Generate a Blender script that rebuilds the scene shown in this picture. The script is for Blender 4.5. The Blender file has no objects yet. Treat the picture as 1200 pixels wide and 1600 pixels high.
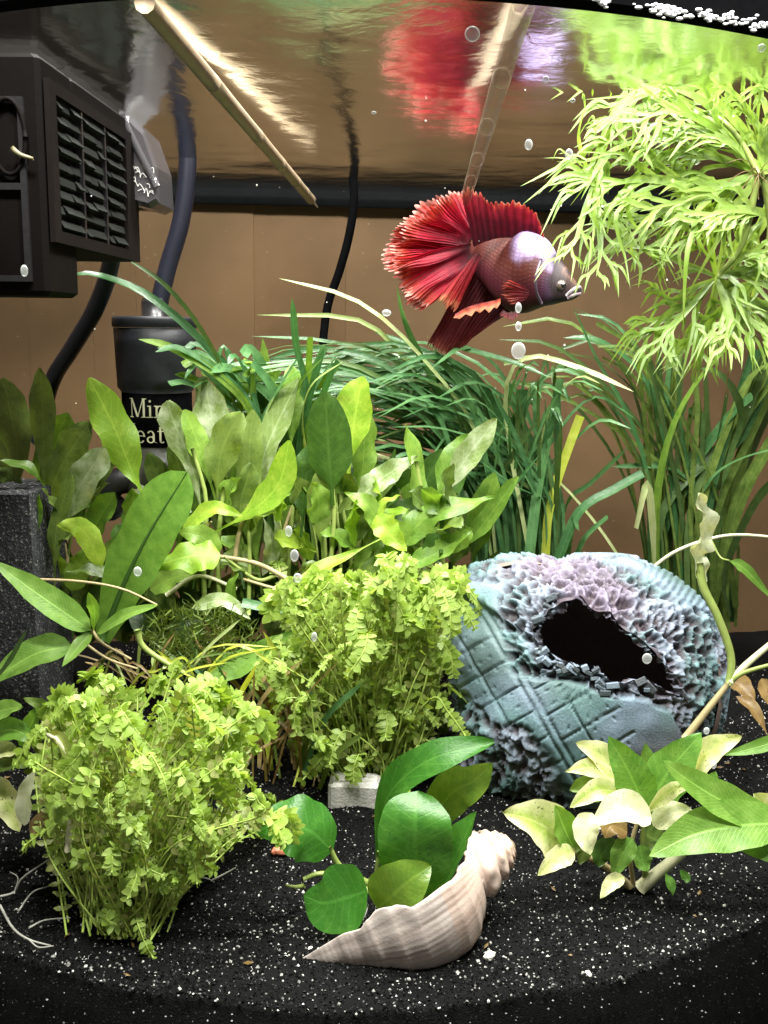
import bpy, math, random
import numpy as np
from mathutils import Vector, Matrix, noise
R = random.Random(11)
S = bpy.context.scene
COL = S.collection
# ------------------------------------------------------------------ camera
F = 1537.0                       # focal length in pixels of the 1200 x 1600 photograph
H = 0.157                        # camera height above the sand
ZW = 0.2225                      # water level
CM = Matrix.Translation((0, 0, H)) @ Matrix.Rotation(math.radians(1.94), 4, 'Z') @ \
    Matrix.Rotation(math.radians(90 - 10.5), 4, 'X') @ Matrix.Rotation(math.radians(0.8), 4, 'Z')
cd = bpy.data.cameras.new('camera'); cam = bpy.data.objects.new('camera', cd); COL.objects.link(cam)
cd.sensor_fit = 'VERTICAL'; cd.sensor_height = 36; cd.lens = 36 * F / 1600
cd.clip_start = 0.01; cd.clip_end = 20
cam.matrix_world = CM
S.camera = cam
# ------------------------------------------------------------------ light
W = bpy.data.worlds.new("World"); S.world = W; W.use_nodes = True
W.node_tree.nodes['Background'].inputs[0].default_value = (1.0, 0.93, 0.85, 1)
W.node_tree.nodes['Background'].inputs[1].default_value = 0.24
S.view_settings.view_transform = 'Standard'; S.view_settings.look = 'None'
S.view_settings.exposure = 0.0; S.view_settings.gamma = 1.0
def lamp(name, loc, size, power, color=(1, .98, .94), aim=None):
    l = bpy.data.lights.new(name, 'AREA'); l.shape = 'RECTANGLE'
    l.size, l.size_y = size; l.energy = power; l.color = color
    o = bpy.data.objects.new(name, l); COL.objects.link(o); o.location = loc
    d = (Vector(aim) - Vector(loc)) if aim else Vector((0, 0, -1))
    o.rotation_euler = d.to_track_quat('-Z', 'Y').to_euler()
    return o
# hood LEDs over the water, plus rows added to light leaves, fish and wall
for x in (-.085, .015, .115):
    lamp('hood_and_fill_lamp', (x, .155, .37), (.04, .028), 1.55, aim=(x, .30, 0))  # front row is added fill, standing ahead of the glass
    lamp('hood_and_fill_lamp', (x * 1.05, .265, .35), (.04, .028), 0.75, aim=(x, .36, .1))
    lamp('hood_and_fill_lamp', (x * 1.15, .375, .345), (.045, .03), 0.95, aim=(x * 1.15, .43, .05))
S.cycles.max_bounces = 10; S.cycles.transparent_max_bounces = 24
S.cycles.caustics_reflective = False; S.cycles.caustics_refractive = False
S.cycles.sample_clamp_indirect = 6

# ------------------------------------------------------------------ helpers
CR = CM.to_3x3(); CO = CM.translation
def ray(px, py): return CR @ Vector(((px - 600) / F, (800 - py) / F, -1))
def P(px, py, Y):
    d = ray(px, py); return CO + d * (Y / d.y)
def G(px, py, z=0.0):
    d = ray(px, py); return CO + d * ((z - CO.z) / d.z)
CI = CM.inverted()
def pix(v):
    q = CI @ Vector(v); return 600 + F * q.x / -q.z, 800 - F * q.y / -q.z
def m_(n, Y): return n * Y / F
def lerp(a, b, t): return a + (b - a) * t
def sm(a, b, x):
    t = min(1, max(0, (x - a) / (b - a))); return t * t * (3 - 2 * t)
def spline(pts, n):
    pts = [Vector(p) for p in pts]
    if len(pts) == 2: return [pts[0].lerp(pts[1], i / (n - 1)) for i in range(n)]
    ext = [pts[0] * 2 - pts[1]] + pts + [pts[-1] * 2 - pts[-2]]
    out = []; k = len(pts) - 1
    for i in range(n):
        t = i / (n - 1) * k; s = min(int(t), k - 1); t -= s
        a, b, c, d = ext[s:s + 4]
        out.append(.5 * ((2 * b) + (c - a) * t + (2 * a - 5 * b + 4 * c - d) * t * t + (3 * b - a - 3 * c + d) * t ** 3))
    return out
def thing(name, label, cat, loc=(0, 0, 0), group=None):
    o = bpy.data.objects.new(name, None); COL.objects.link(o); o.location = loc; o.empty_display_size = .01
    return tag(o, label, cat, group)
def tag(o, label=None, cat=None, group=None, kind=None):
    if label: o['label'] = label
    if cat: o['category'] = cat
    if group: o['group'] = group
    if kind: o['kind'] = kind
    return o
def mk(name, v, f, mat, parent=None, uv=None, col=None, smooth=True, local=False):
    me = bpy.data.meshes.new(name)
    v = np.asarray([tuple(x) for x in v] if not isinstance(v, np.ndarray) else v, dtype=np.float64)
    off = np.zeros(3)
    if parent is not None and not local:
        q = parent; 
        while q is not None: off += np.array(q.location); q = q.parent
        v = v - off
    me.from_pydata(v.tolist(), [], f if isinstance(f, list) else f.tolist())
    if smooth: me.polygons.foreach_set('use_smooth', [True] * len(me.polygons))
    li = np.zeros(len(me.loops), dtype=np.int32); me.loops.foreach_get('vertex_index', li)
    if uv is not None:
        l = me.uv_layers.new(name='UVMap'); l.data.foreach_set('uv', np.asarray(uv, dtype=np.float32)[li].ravel())
    if col is not None:
        a = me.color_attributes.new('Col', 'FLOAT_COLOR', 'POINT')
        c = np.ones((len(v), 4), dtype=np.float32); c[:, :3] = np.asarray(col); a.data.foreach_set('color', c.ravel())
    for m in (mat if isinstance(mat, (list, tuple)) else [mat]): me.materials.append(m)
    o = bpy.data.objects.new(name, me); COL.objects.link(o)
    if parent is not None: o.parent = parent
    return o
def gridf(nu, nv, wrap=False, off=0):
    f = []
    for i in range(nu - 1):
        for j in range(nv if wrap else nv - 1):
            k = (j + 1) % nv
            f.append((off + i * nv + j, off + i * nv + k, off + (i + 1) * nv + k, off + (i + 1) * nv + j))
    return f
class MB:
    def __init__(s): s.v = []; s.f = []; s.uv = []; s.c = []
    def add(s, v, f, uv=None, c=None):
        o = len(s.v); s.v += [tuple(x) for x in v]; s.f += [tuple(i + o for i in q) for q in f]
        s.uv += list(uv) if uv is not None else [(0, 0)] * len(v)
        s.c += [c if c is not None else (1, 1, 1)] * len(v)
    def box(s, a, b, bev=0):
        x0, y0, z0 = a; x1, y1, z1 = b
        if bev <= 0:
            s.add([(x0, y0, z0), (x1, y0, z0), (x1, y1, z0), (x0, y1, z0), (x0, y0, z1), (x1, y0, z1), (x1, y1, z1), (x0, y1, z1)],
                  [(0, 3, 2, 1), (4, 5, 6, 7), (0, 1, 5, 4), (1, 2, 6, 5), (2, 3, 7, 6), (3, 0, 4, 7)])
        else:   # chamfered box: rings
            e = bev
            def ring(z, i): return [(x0 + i + e, y0 + i, z), (x1 - i - e, y0 + i, z), (x1 - i, y0 + i + e, z), (x1 - i, y1 - i - e, z),
                                    (x1 - i - e, y1 - i, z), (x0 + i + e, y1 - i, z), (x0 + i, y1 - i - e, z), (x0 + i, y0 + i + e, z)]
            v = ring(z0, e) + ring(z0 + e, 0) + ring(z1 - e, 0) + ring(z1, e)
            s.add(v, gridf(4, 8, True) + [tuple(range(7, -1, -1)), tuple(range(24, 32))])
    def tube(s, pts, rad, n=8, k=None, cap=True):
        c = spline(pts, k) if k else [Vector(p) for p in pts]
        m = len(c); v = []; uv = []
        up = Vector((.3, -.8, .5))
        for i, p in enumerate(c):
            t = (c[min(i + 1, m - 1)] - c[max(i - 1, 0)]).normalized()
            a = t.cross(up); a = a.normalized() if a.length > 1e-5 else Vector((1, 0, 0)); b = t.cross(a)
            r = rad(i / (m - 1)) if callable(rad) else rad
            for j in range(n):
                th = 2 * math.pi * j / n
                v.append(p + (a * math.cos(th) + b * math.sin(th)) * r); uv.append((i / (m - 1), j / n))
        f = gridf(m, n, True)
        if cap: f += [tuple(range(n)), tuple((m - 1) * n + j for j in range(n - 1, -1, -1))]
        s.add(v, f, uv)
    def ball(s, c, r, nu=6, nv=8, sc=(1, 1, 1)):
        v = []; c = Vector(c)
        for i in range(nu + 1):
            ph = math.pi * i / nu
            for j in range(nv):
                th = 2 * math.pi * j / nv
                v.append(c + Vector((math.sin(ph) * math.cos(th) * sc[0], math.sin(ph) * math.sin(th) * sc[1], math.cos(ph) * sc[2])) * r)
        s.add(v, gridf(nu + 1, nv, True))
    def build(s, name, mat, parent=None, smooth=True, col=False):
        return mk(name, np.array(s.v), s.f, mat, parent, s.uv, s.c if col else None, smooth)

# ------------------------------------------------------------------ materials
def mat(name):
    m = bpy.data.materials.new(name); m.use_nodes = True; nt = m.node_tree
    return m, nt, nt.nodes, nt.links, nt.nodes['Principled BSDF'], nt.nodes['Material Output']
def N(ns, t, **k):
    n = ns.new(t)
    for a, b in k.items(): setattr(n, a, b)
    return n
def mixc(ns, ln, fac, a, b, mode='MIX'):
    n = N(ns, 'ShaderNodeMix', data_type='RGBA', blend_type=mode)
    for s, v in ((0, fac), (6, a), (7, b)):
        if hasattr(v, 'links'): ln.new(v, n.inputs[s])
        else: n.inputs[s].default_value = v if s == 0 else (*v, 1)
    return n.outputs[2]
def math_(ns, ln, op, a, b=None, c=None):
    n = N(ns, 'ShaderNodeMath', operation=op)
    for i, v in enumerate((a, b, c)):
        if v is None: continue
        if hasattr(v, 'links'): ln.new(v, n.inputs[i])
        else: n.inputs[i].default_value = v
    return n.outputs[0]
def noise_(ns, ln, scale, detail=3, rough=.55, vec=None, dist=0):
    n = N(ns, 'ShaderNodeTexNoise'); n.inputs['Scale'].default_value = scale; n.inputs['Detail'].default_value = detail
    n.inputs['Roughness'].default_value = rough; n.inputs['Distortion'].default_value = dist
    if vec is not None: ln.new(vec, n.inputs['Vector'])
    return n.outputs['Fac']
def ramp(ns, ln, fac, stops):
    n = N(ns, 'ShaderNodeValToRGB'); e = n.color_ramp.elements
    while len(e) < len(stops): e.new(.5)
    for k, (p, c) in enumerate(stops):
        e[k].position = p; e[k].color = (*c, 1) if len(c) == 3 else c
    ln.new(fac, n.inputs[0]); return n.outputs[0]
def rng(ns, ln, v, a, b, c=0., d=1.):
    n = N(ns, 'ShaderNodeMapRange'); ln.new(v, n.inputs[0])
    for i, q in enumerate((a, b, c, d)): n.inputs[i + 1].default_value = q
    return n.outputs[0]
def bump(ns, ln, h, strength, dist, bs):
    b = N(ns, 'ShaderNodeBump'); b.inputs['Strength'].default_value = strength; b.inputs['Distance'].default_value = dist
    ln.new(h, b.inputs['Height']); ln.new(b.outputs[0], bs.inputs['Normal']); return b.outputs[0]
def plain(name, c, rough=.5, spec=.5, var=.25, scale=400, bmp=.0, bscale=900):
    m, nt, ns, ln, bs, out = mat(name)
    tc = N(ns, 'ShaderNodeTexCoord').outputs['Object']
    f = noise_(ns, ln, scale, 4, .6, tc)
    ln.new(mixc(ns, ln, f, tuple(x * (1 - var) for x in c), tuple(min(1, x * (1 + var)) for x in c)), bs.inputs['Base Color'])
    bs.inputs['Roughness'].default_value = rough; bs.inputs['Specular IOR Level'].default_value = spec
    if bmp: bump(ns, ln, noise_(ns, ln, bscale, 3, .6, tc), bmp, .0006, bs)
    return m
def leafmat(name, c, c2, trans=.4, rough=.38, vein=.35, spots=0., pale=None, edge=None, nsc=260, spec=.45, ribs=14., tcol=None):
    """c main, c2 second tone in soft blotches; pale: colour the tip/edges bleach to; spots: dark algae specks"""
    m, nt, ns, ln, bs, out = mat(name)
    tcn = N(ns, 'ShaderNodeTexCoord'); ob = tcn.outputs['Object']
    sp = N(ns, 'ShaderNodeSeparateXYZ'); ln.new(tcn.outputs['UV'], sp.inputs[0]); u, v = sp.outputs[0], sp.outputs[1]
    rnd = N(ns, 'ShaderNodeObjectInfo').outputs['Random']
    av = math_(ns, ln, 'ABSOLUTE', math_(ns, ln, 'SUBTRACT', v, .5))
    n1 = noise_(ns, ln, nsc, 4, .6, ob)
    f = rng(ns, ln, math_(ns, ln, 'ADD', n1, math_(ns, ln, 'MULTIPLY', math_(ns, ln, 'SUBTRACT', rnd, .5), .35)), .35, .68)
    col = mixc(ns, ln, f, c, c2)
    if pale:
        pf = rng(ns, ln, math_(ns, ln, 'ADD', math_(ns, ln, 'MULTIPLY', noise_(ns, ln, 110, 3, .6, ob), .8), math_(ns, ln, 'MULTIPLY', av, .9)), .45, .85)
        col = mixc(ns, ln, pf, col, pale)
    # midrib and side veins
    mid = rng(ns, ln, av, .012, .045, 1, 0)
    side = math_(ns, ln, 'SINE', math_(ns, ln, 'MULTIPLY', math_(ns, ln, 'SUBTRACT', u, math_(ns, ln, 'MULTIPLY', av, .35)), ribs * 6.28))
    side = math_(ns, ln, 'MULTIPLY', rng(ns, ln, side, .8, 1.0), .5)
    vf = math_(ns, ln, 'MULTIPLY', math_(ns, ln, 'MAXIMUM', mid, side), vein)
    vc = tuple(min(1, x * 1.7 + .02) for x in c2)
    col = mixc(ns, ln, vf, col, vc)
    if spots:
        s = noise_(ns, ln, 1500, 2, .5, ob); s2 = noise_(ns, ln, 160, 3, .6, ob)
        sf = math_(ns, ln, 'MULTIPLY', rng(ns, ln, s, .60, .68), rng(ns, ln, s2, .42, .62))
        col = mixc(ns, ln, math_(ns, ln, 'MULTIPLY', sf, spots), col, (.015, .025, .008))
    ln.new(col, bs.inputs['Base Color'])
    bs.inputs['Roughness'].default_value = rough; bs.inputs['Specular IOR Level'].default_value = spec
    hb = math_(ns, ln, 'ADD', math_(ns, ln, 'MULTIPLY', vf, -.8), math_(ns, ln, 'MULTIPLY', noise_(ns, ln, 700, 3, .6, ob), .7))
    nrm = bump(ns, ln, hb, .35, .0005, bs)
    tr = N(ns, 'ShaderNodeBsdfTranslucent'); 
    ln.new(mixc(ns, ln, 1.0, col, tcol or (1.25, 1.2, .55), 'MULTIPLY'), tr.inputs[0]); ln.new(nrm, tr.inputs['Normal'])
    mx = N(ns, 'ShaderNodeMixShader'); mx.inputs[0].default_value = trans
    ln.new(bs.outputs[0], mx.inputs[1]); ln.new(tr.outputs[0], mx.inputs[2]); ln.new(mx.outputs[0], out.inputs[0])
    return m
M = {}
M['olive'] = leafmat('olive_leaf', (.075, .125, .022), (.15, .215, .045), .40, vein=.22, spots=.35)
M['mid'] = leafmat('mid_leaf', (.105, .21, .025), (.20, .32, .05), .42, vein=.22, spots=.35)
M['bright'] = leafmat('bright_leaf', (.21, .37, .03), (.36, .50, .06), .5, vein=.22, spots=.35)
M['pale'] = leafmat('silvery_leaf', (.17, .24, .07), (.46, .52, .34), .3, nsc=170, rough=.3, vein=.15, spots=.3)
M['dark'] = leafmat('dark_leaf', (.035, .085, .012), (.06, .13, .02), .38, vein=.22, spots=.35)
M['fern'] = leafmat('fern_leaf', (.10, .22, .03), (.17, .32, .05), .4, vein=.0, spots=.3)
M['lance'] = leafmat('lance_leaf', (.13, .27, .035), (.22, .38, .07), .4, vein=.5, ribs=26, spots=.15)
M['anubias'] = leafmat('anubias_leaf', (.036, .145, .014), (.07, .21, .024), .3, rough=.36, vein=.25, spots=.6, spec=.5, ribs=9)
M['anubias_olive'] = leafmat('anubias_olive_leaf', (.10, .19, .02), (.17, .26, .03), .4, rough=.3, vein=.2, spots=.2)
M['var_green'] = leafmat('variegated_green', (.11, .27, .04), (.20, .38, .07), .35, rough=.35, spots=.75)
M['var_pale'] = leafmat('variegated_pale', (.34, .44, .09), (.62, .66, .25), .35, spots=.8, pale=(.75, .74, .42), vein=.2)
M['var_white'] = leafmat('variegated_white', (.60, .64, .30), (.76, .76, .50), .3, spots=.5, vein=.15)
M['vine'] = leafmat('vine_leaf', (.42, .47, .26), (.66, .68, .50), .3, vein=.1, spots=.2)
M['val'] = leafmat('grass_blade', (.045, .13, .042), (.10, .22, .08), .38, rough=.33, vein=.3, ribs=0, spec=.5, tcol=(1.1, 1.2, .6))
M['val_dark'] = leafmat('grass_blade_dark', (.05, .095, .025), (.085, .14, .04), .36, rough=.35, vein=.2, ribs=0)
M['val_pale'] = leafmat('grass_blade_pale', (.30, .40, .14), (.45, .50, .24), .35, rough=.3, vein=.2, ribs=0)
M['val_yellow'] = leafmat('grass_blade_yellow', (.40, .46, .05), (.5, .55, .10), .4, rough=.3, vein=.2, ribs=0)
M['pearl'] = leafmat('small_round_leaf', (.31, .45, .075), (.47, .61, .18), .45, vein=.12, nsc=120)
M['pearl_old'] = leafmat('small_old_leaf', (.22, .27, .06), (.36, .38, .14), .4, vein=.1, nsc=120)
M['sprite'] = leafmat('sprite_leaf', (.18, .29, .045), (.31, .43, .115), .5, vein=.0, nsc=150)
M['brown_leaf'] = leafmat('brown_leaf', (.15, .085, .03), (.26, .17, .06), .3, spots=.4)
M['dry'] = leafmat('dry_blade', (.20, .13, .05), (.33, .25, .10), .25, ribs=0, vein=.1, rough=.5)
M['moss'] = leafmat('moss', (.075, .12, .015), (.15, .20, .03), .3, vein=0, rough=.6)
M['stem'] = plain('green_stem', (.22, .28, .07), .4, .4, .3, 300)
M['stem_tan'] = plain('tan_stem', (.34, .27, .14), .45, .4, .3, 300)
M['stem_pale'] = plain('pale_stem', (.52, .50, .33), .35, .5, .2, 300)
M['root'] = plain('root', (.30, .29, .26), .6, .3, .3, 500)
M['black_plastic'] = plain('black_plastic', (.014, .013, .014), .32, .5, .4, 500, .15, 700)
M['heater_black'] = plain('heater_plastic', (.012, .0128, .0155), .5, .3, .6, 160, .2, 400)
M['heater_grey'] = plain('heater_grey', (.05, .05, .035), .4, .5, .4, 300, .1)
M['hose'] = plain('blue_black_hose', (.010, .011, .020), .4, .35, .3, 300, .1)
M['housing'] = plain('filter_housing', (.0038, .0027, .0024), .7, .05, .3, 200, .1)
M['housing_edge'] = plain('filter_frame', (.0075, .0055, .0048), .7, .05, .3, 300, .1)
M['louvre'] = plain('filter_louvre', (.009, .010, .0085), .75, .1, .4, 500, .2)
M['trim'] = plain('tank_trim', (.004, .004, .0045), .8, .0, .3, 300, 0)
M['gold'] = plain('gold_print', (.58, .55, .38), .5, .3, .1, 900)
M['pellet'] = plain('pellet', (.62, .20, .12), .6, .3, .25, 900, .4)
M['chip'] = plain('white_chip', (.75, .73, .66), .45, .5, .15, 900, .3)
M['slab'] = plain('white_slab', (.52, .50, .47), .6, .4, .3, 400, .5, 1200)
M['sponge'] = None
M['bamboo'] = plain('bamboo', (.31, .23, .15), .5, .4, .25, 200, .2)
M['bamboo_joint'] = plain('bamboo_joint', (.10, .065, .04), .55, .3, .3, 300)

def clear(name, alpha, c, rough=.2):
    m, nt, ns, ln, bs, out = mat(name)
    tc = N(ns, 'ShaderNodeTexCoord').outputs['Object']
    f = noise_(ns, ln, 300, 4, .6, tc)
    ln.new(mixc(ns, ln, f, tuple(x * .8 for x in c), c), bs.inputs['Base Color'])
    bs.inputs['Roughness'].default_value = rough; bs.inputs['Alpha'].default_value = alpha
    return m
M['droplet'] = clear('air_bubble', .42, (.80, .82, .80), .15)
_m = M['droplet']; _nt = _m.node_tree; _lw = _nt.nodes.new('ShaderNodeLayerWeight'); _lw.inputs[0].default_value = .35
_mr = _nt.nodes.new('ShaderNodeMapRange'); _nt.links.new(_lw.outputs['Facing'], _mr.inputs[0]); _mr.inputs[3].default_value = .22; _mr.inputs[4].default_value = .85
_nt.links.new(_mr.outputs[0], _nt.nodes['Principled BSDF'].inputs['Alpha'])
M['clear_plastic'] = clear('clear_plastic', .72, (.075, .07, .075), .12)
M['clear_stick'] = clear('clear_stick', .40, (.34, .27, .20), .3)
# front and side panes: clear float glass
m, nt, ns, ln, bs, out = mat('clear_glass'); ns.remove(bs)
t = N(ns, 'ShaderNodeBsdfTransparent'); t.inputs[0].default_value = (.97, .98, .97, 1); ln.new(t.outputs[0], out.inputs[0]); M['glass'] = m
# water surface: Fresnel mirror / clear, with ripples (total internal reflection from below)
m, nt, ns, ln, bs, out = mat('water_surface'); ns.remove(bs)
tc = N(ns, 'ShaderNodeTexCoord').outputs['Object']
h = math_(ns, ln, 'ADD', noise_(ns, ln, 28, 2, .5, tc), math_(ns, ln, 'MULTIPLY', noise_(ns, ln, 120, 3, .6, tc, .4), .16))
b = N(ns, 'ShaderNodeBump'); b.inputs['Strength'].default_value = .5; b.inputs['Distance'].default_value = .0025; ln.new(h, b.inputs['Height'])
fr = N(ns, 'ShaderNodeFresnel'); fr.inputs[0].default_value = 1.333
gl = N(ns, 'ShaderNodeBsdfGlossy'); gl.inputs['Roughness'].default_value = .15; gl.inputs[0].default_value = (.80, .82, .79, 1); ln.new(b.outputs[0], gl.inputs['Normal'])
tr = N(ns, 'ShaderNodeBsdfTransparent')
mx = N(ns, 'ShaderNodeMixShader'); ln.new(fr.outputs[0], mx.inputs[0]); ln.new(tr.outputs[0], mx.inputs[1]); ln.new(gl.outputs[0], mx.inputs[2])
ln.new(mx.outputs[0], out.inputs[0]); M['water'] = m
# colour-attribute materials
def attrmat(name, rough=.5, spec=.4, bscale=900, bst=.4, bd=.0005, var=.3):
    m, nt, ns, ln, bs, out = mat(name)
    a = N(ns, 'ShaderNodeVertexColor'); a.layer_name = 'Col'
    tc = N(ns, 'ShaderNodeTexCoord').outputs['Object']
    n = noise_(ns, ln, bscale, 4, .65, tc)
    g = rng(ns, ln, n, .2, .8, 1 - var, 1 + var)
    cc = N(ns, 'ShaderNodeCombineColor'); [ln.new(g, cc.inputs[i]) for i in range(3)]
    ln.new(mixc(ns, ln, 1.0, a.outputs[0], cc.outputs[0], 'MULTIPLY'), bs.inputs['Base Color'])
    bs.inputs['Roughness'].default_value = rough; bs.inputs['Specular IOR Level'].default_value = spec
    if bst: bump(ns, ln, n, bst, bd, bs)
    return m
M['grain'] = attrmat('sand_grain', .5, .15, 900, 0)
M['ornament'] = attrmat('painted_resin', .55, .35, 1400, .5, .0006, .3)
M['shell'] = attrmat('sea_shell', .42, .45, 1500, .25, .0003, .12)
m, nt, ns, ln, bs, out = mat('black_sponge')
tc = N(ns, 'ShaderNodeTexCoord').outputs['Object']; f = noise_(ns, ln, 1100, 2, .6, tc)
ln.new(ramp(ns, ln, f, [(.50, (.010, .011, .013)), (.60, (.03, .03, .032)), (.74, (.28, .27, .25))]), bs.inputs['Base Color']); bs.inputs['Roughness'].default_value = .85
bump(ns, ln, f, .8, .001, bs); M['sponge'] = m
M['sand'] = plain('black_sand', (.003, .003, .003), .8, .1, .5, 900, 1.0, 1800)

# ------------------------------------------------------------------ setting
# plan of the bow front: fitted to where its foot meets the sand
gp = [G(x, y) for x, y in ((0, 1512), (150, 1535), (300, 1560), (450, 1585), (625, 1602), (800, 1580), (900, 1560), (1050, 1500), (1200, 1445))]
fc = np.polyfit([p.x for p in gp], [p.y for p in gp], 2)
XL, XR = -.19, .215
def yfront(x):
    y = float(np.polyval(fc, max(-.125, min(.125, x))))
    if abs(x) > .125: y += (abs(x) - .125) * 1.2
    return y
def yback(x): return .50 + .13 * x
xs = np.linspace(XL, XR, 41)
# sand bed
def hs(x, y):
    n = noise.noise(Vector((x * 30, y * 30, 1.7))) * .0022 + noise.noise(Vector((x * 90, y * 90, 4))) * .0008
    n -= .002 * sm(.36, .47, y)
    return n
nx, ny = 120, 110; v = []
for i in range(nx):
    x = lerp(XL, XR, i / (nx - 1)); y0 = yfront(x) + .0015; y1 = yback(x) - .002
    for j in range(ny):
        y = lerp(y0, y1, (j / (ny - 1)) ** 1.2)
        v.append((x, y, hs(x, y) - (.05 if j == 0 else .0012 if j == 1 else 0)))
mk('sand_bed', v, gridf(nx, ny), M['sand'], smooth=True)['kind'] = 'structure'
# grains
rs = np.random.RandomState(5)
def scatter_grains(n, ymax, smin, smax, pl, seed):
    rs = np.random.RandomState(seed)
    o = np.array([(1, 0, 0), (0, 1, 0), (-1, 0, 0), (0, -1, 0), (0, 0, 1), (0, 0, -1)], dtype=float)
    tf = np.array([(0, 1, 4), (1, 2, 4), (2, 3, 4), (3, 0, 4), (1, 0, 5), (2, 1, 5), (3, 2, 5), (0, 3, 5)])
    V = []; C = []
    k = 0
    while k < n:
        x = rs.uniform(-.15, .17); y = rs.uniform(.19, ymax)
        if y < yfront(x) + .002: continue
        if rs.rand() > min(1, (.235 / y) ** 2): continue
        s = rs.uniform(smin, smax) * rs.choice((1, 1, 1, 1.6)); sc = s * rs.uniform(.55, 1.25, 3)
        q = o * sc; a = rs.uniform(0, 6.28); b_ = rs.uniform(-.8, .8)
        ca, sa, cb, sb = math.cos(a), math.sin(a), math.cos(b_), math.sin(b_)
        q = q @ np.array([[ca, sa, 0], [-sa, ca, 0], [0, 0, 1]]) @ np.array([[1, 0, 0], [0, cb, sb], [0, -sb, cb]])
        V.append(q + (x, y, hs(x, y) + s * .25))
        den = .5 + .5 * noise.noise(Vector((x * 45, y * 45, 9)))
        r = rs.rand()
        if r < pl * (.35 + 1.3 * den): g = rs.uniform(.14, .6); c = (g, g * .97, g * .92)
        elif r < pl * 2.0: g = rs.uniform(.015, .06); c = (g, g, g * .97)
        else: g = rs.uniform(.001, .005); c = (g, g, g)
        C.append(np.tile(c, (6, 1))); k += 1
    for i in range(2600):      # grains pressed against the front glass
        x = rs.uniform(-.13, .15); s = rs.uniform(smin, smax); z = -.028 * rs.rand() ** 1.3 - .001
        V.append(o * s * rs.uniform(.6, 1.2, 3) + (x, yfront(x) + .0012, z)); g = rs.uniform(.15, .4) if rs.rand() < .10 else rs.uniform(.002, .012); C.append(np.tile((g, g, g * .96), (6, 1)))
    n += 2600
    V = np.concatenate(V); C = np.concatenate(C)
    Fc = (tf[None] + (np.arange(n) * 6)[:, None, None]).reshape(-1, 3)
    return V, Fc, C
V_, F_, C_ = scatter_grains(72000, .47, .00015, .00038, .095, 3)
tag(mk('sand_grains', V_, F_, M['grain'], col=C_, smooth=False), 'loose black and white sand grains covering the tank floor', 'sand', kind='stuff')
# water
v = []
for x in xs:
    for j in range(30):
        v.append((x, lerp(yfront(x) + .001, yback(x) - .001, j / 29), ZW + .0004 * noise.noise(Vector((x * 22, j * .5, 3)))))
wo = mk('water_surface', v, gridf(len(xs), 30), M['water']); wo['kind'] = 'structure'
wo.data.update()
if wo.data.polygons[0].normal.z < 0: wo.data.flip_normals()
# room wall of brown boards behind the back glass
m, nt, ns, ln, bs, out = mat('brown_board')
tc = N(ns, 'ShaderNodeTexCoord').outputs['Object']; rnd = N(ns, 'ShaderNodeObjectInfo').outputs['Random']
mp = N(ns, 'ShaderNodeMapping'); ln.new(tc, mp.inputs[0]); mp.inputs['Scale'].default_value = (60, 60, 5)
n1 = noise_(ns, ln, 1, 4, .6, mp.outputs[0]); n2 = noise_(ns, ln, 14, 3, .6, tc)
c = mixc(ns, ln, n1, (.125, .066, .031), (.19, .108, .055))
c = mixc(ns, ln, rng(ns, ln, n2, .42, .60, 0, .75), c, (.10, .058, .030))
c = mixc(ns, ln, math_(ns, ln, 'MULTIPLY', rnd, .4), c, (.19, .115, .06))
ln.new(c, bs.inputs['Base Color']); bs.inputs['Roughness'].default_value = .5; bs.inputs['Specular IOR Level'].default_value = .3
n3 = noise_(ns, ln, 420, 3, .7, tc); c = mixc(ns, ln, rng(ns, ln, n3, .66, .74, 0, .35), c, (.36, .30, .22)); ln.new(c, bs.inputs['Base Color'])
M['board'] = m
wall = mk('wall', [(-.5, yback(-.5) + .02, -.1), (.55, yback(.55) + .02, -.1), (.55, yback(.55) + .02, .6), (-.5, yback(-.5) + .02, .6)], [(0, 1, 2, 3)], plain('wall_back', (.12, .07, .04)))
wall['kind'] = 'structure'
bx = [-.5, -.32, -.21, -.163, -.142, -.085, -.04, .02, .075, .15, .24, .38, .55]
for i in range(len(bx) - 1):
    q = MB(); a, b_ = bx[i], bx[i + 1] + .002; d = .0068 + .0005 * i
    y0, y1 = yback(a), yback(b_)
    q.add([(a, y0 + d, -.1), (b_, y1 + d, -.1), (b_, y1 + .018, -.1), (a, y0 + .018, -.1), (a, y0 + d, .6), (b_, y1 + d, .6), (b_, y1 + .018, .6), (a, y0 + .018, .6)],
          [(0, 3, 2, 1), (4, 5, 6, 7), (0, 1, 5, 4), (1, 2, 6, 5), (2, 3, 7, 6), (3, 0, 4, 7)])
    q.build('board', M['board'], wall, smooth=False)
# the tank itself
tank = thing('aquarium', 'bow-fronted glass fish tank with black plastic rims', 'fish tank', (0, yfront(0), 0))
def band(name, fy, z0, z1, th, mat_, x0=XL, x1=XR, n=41):
    v = []
    for x in np.linspace(x0, x1, n):
        y = fy(x)
        v += [(x, y, z0), (x, y, z1), (x, y + th, z1), (x, y + th, z0)]
    return mk(name, v, gridf(n, 4, True) + [(0, 1, 2, 3), tuple(4 * (n - 1) + k for k in (3, 2, 1, 0))], mat_, tank, smooth=False)
band('front_pane', lambda x: yfront(x) - .004, -.03, .25, .004, M['glass'])
band('back_pane', lambda x: yback(x) + .001, -.03, .25, .004, M['glass'])
for x in (XL, XR):
    q = MB(); q.box((x - .002, yfront(x), -.03), (x + .002, yback(x), .25)); q.build('side_pane', M['glass'], tank, smooth=False)
band('front_rim', lambda x: yfront(x) - .0065, ZW - .0030, ZW + .016, .006, M['trim'])
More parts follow.
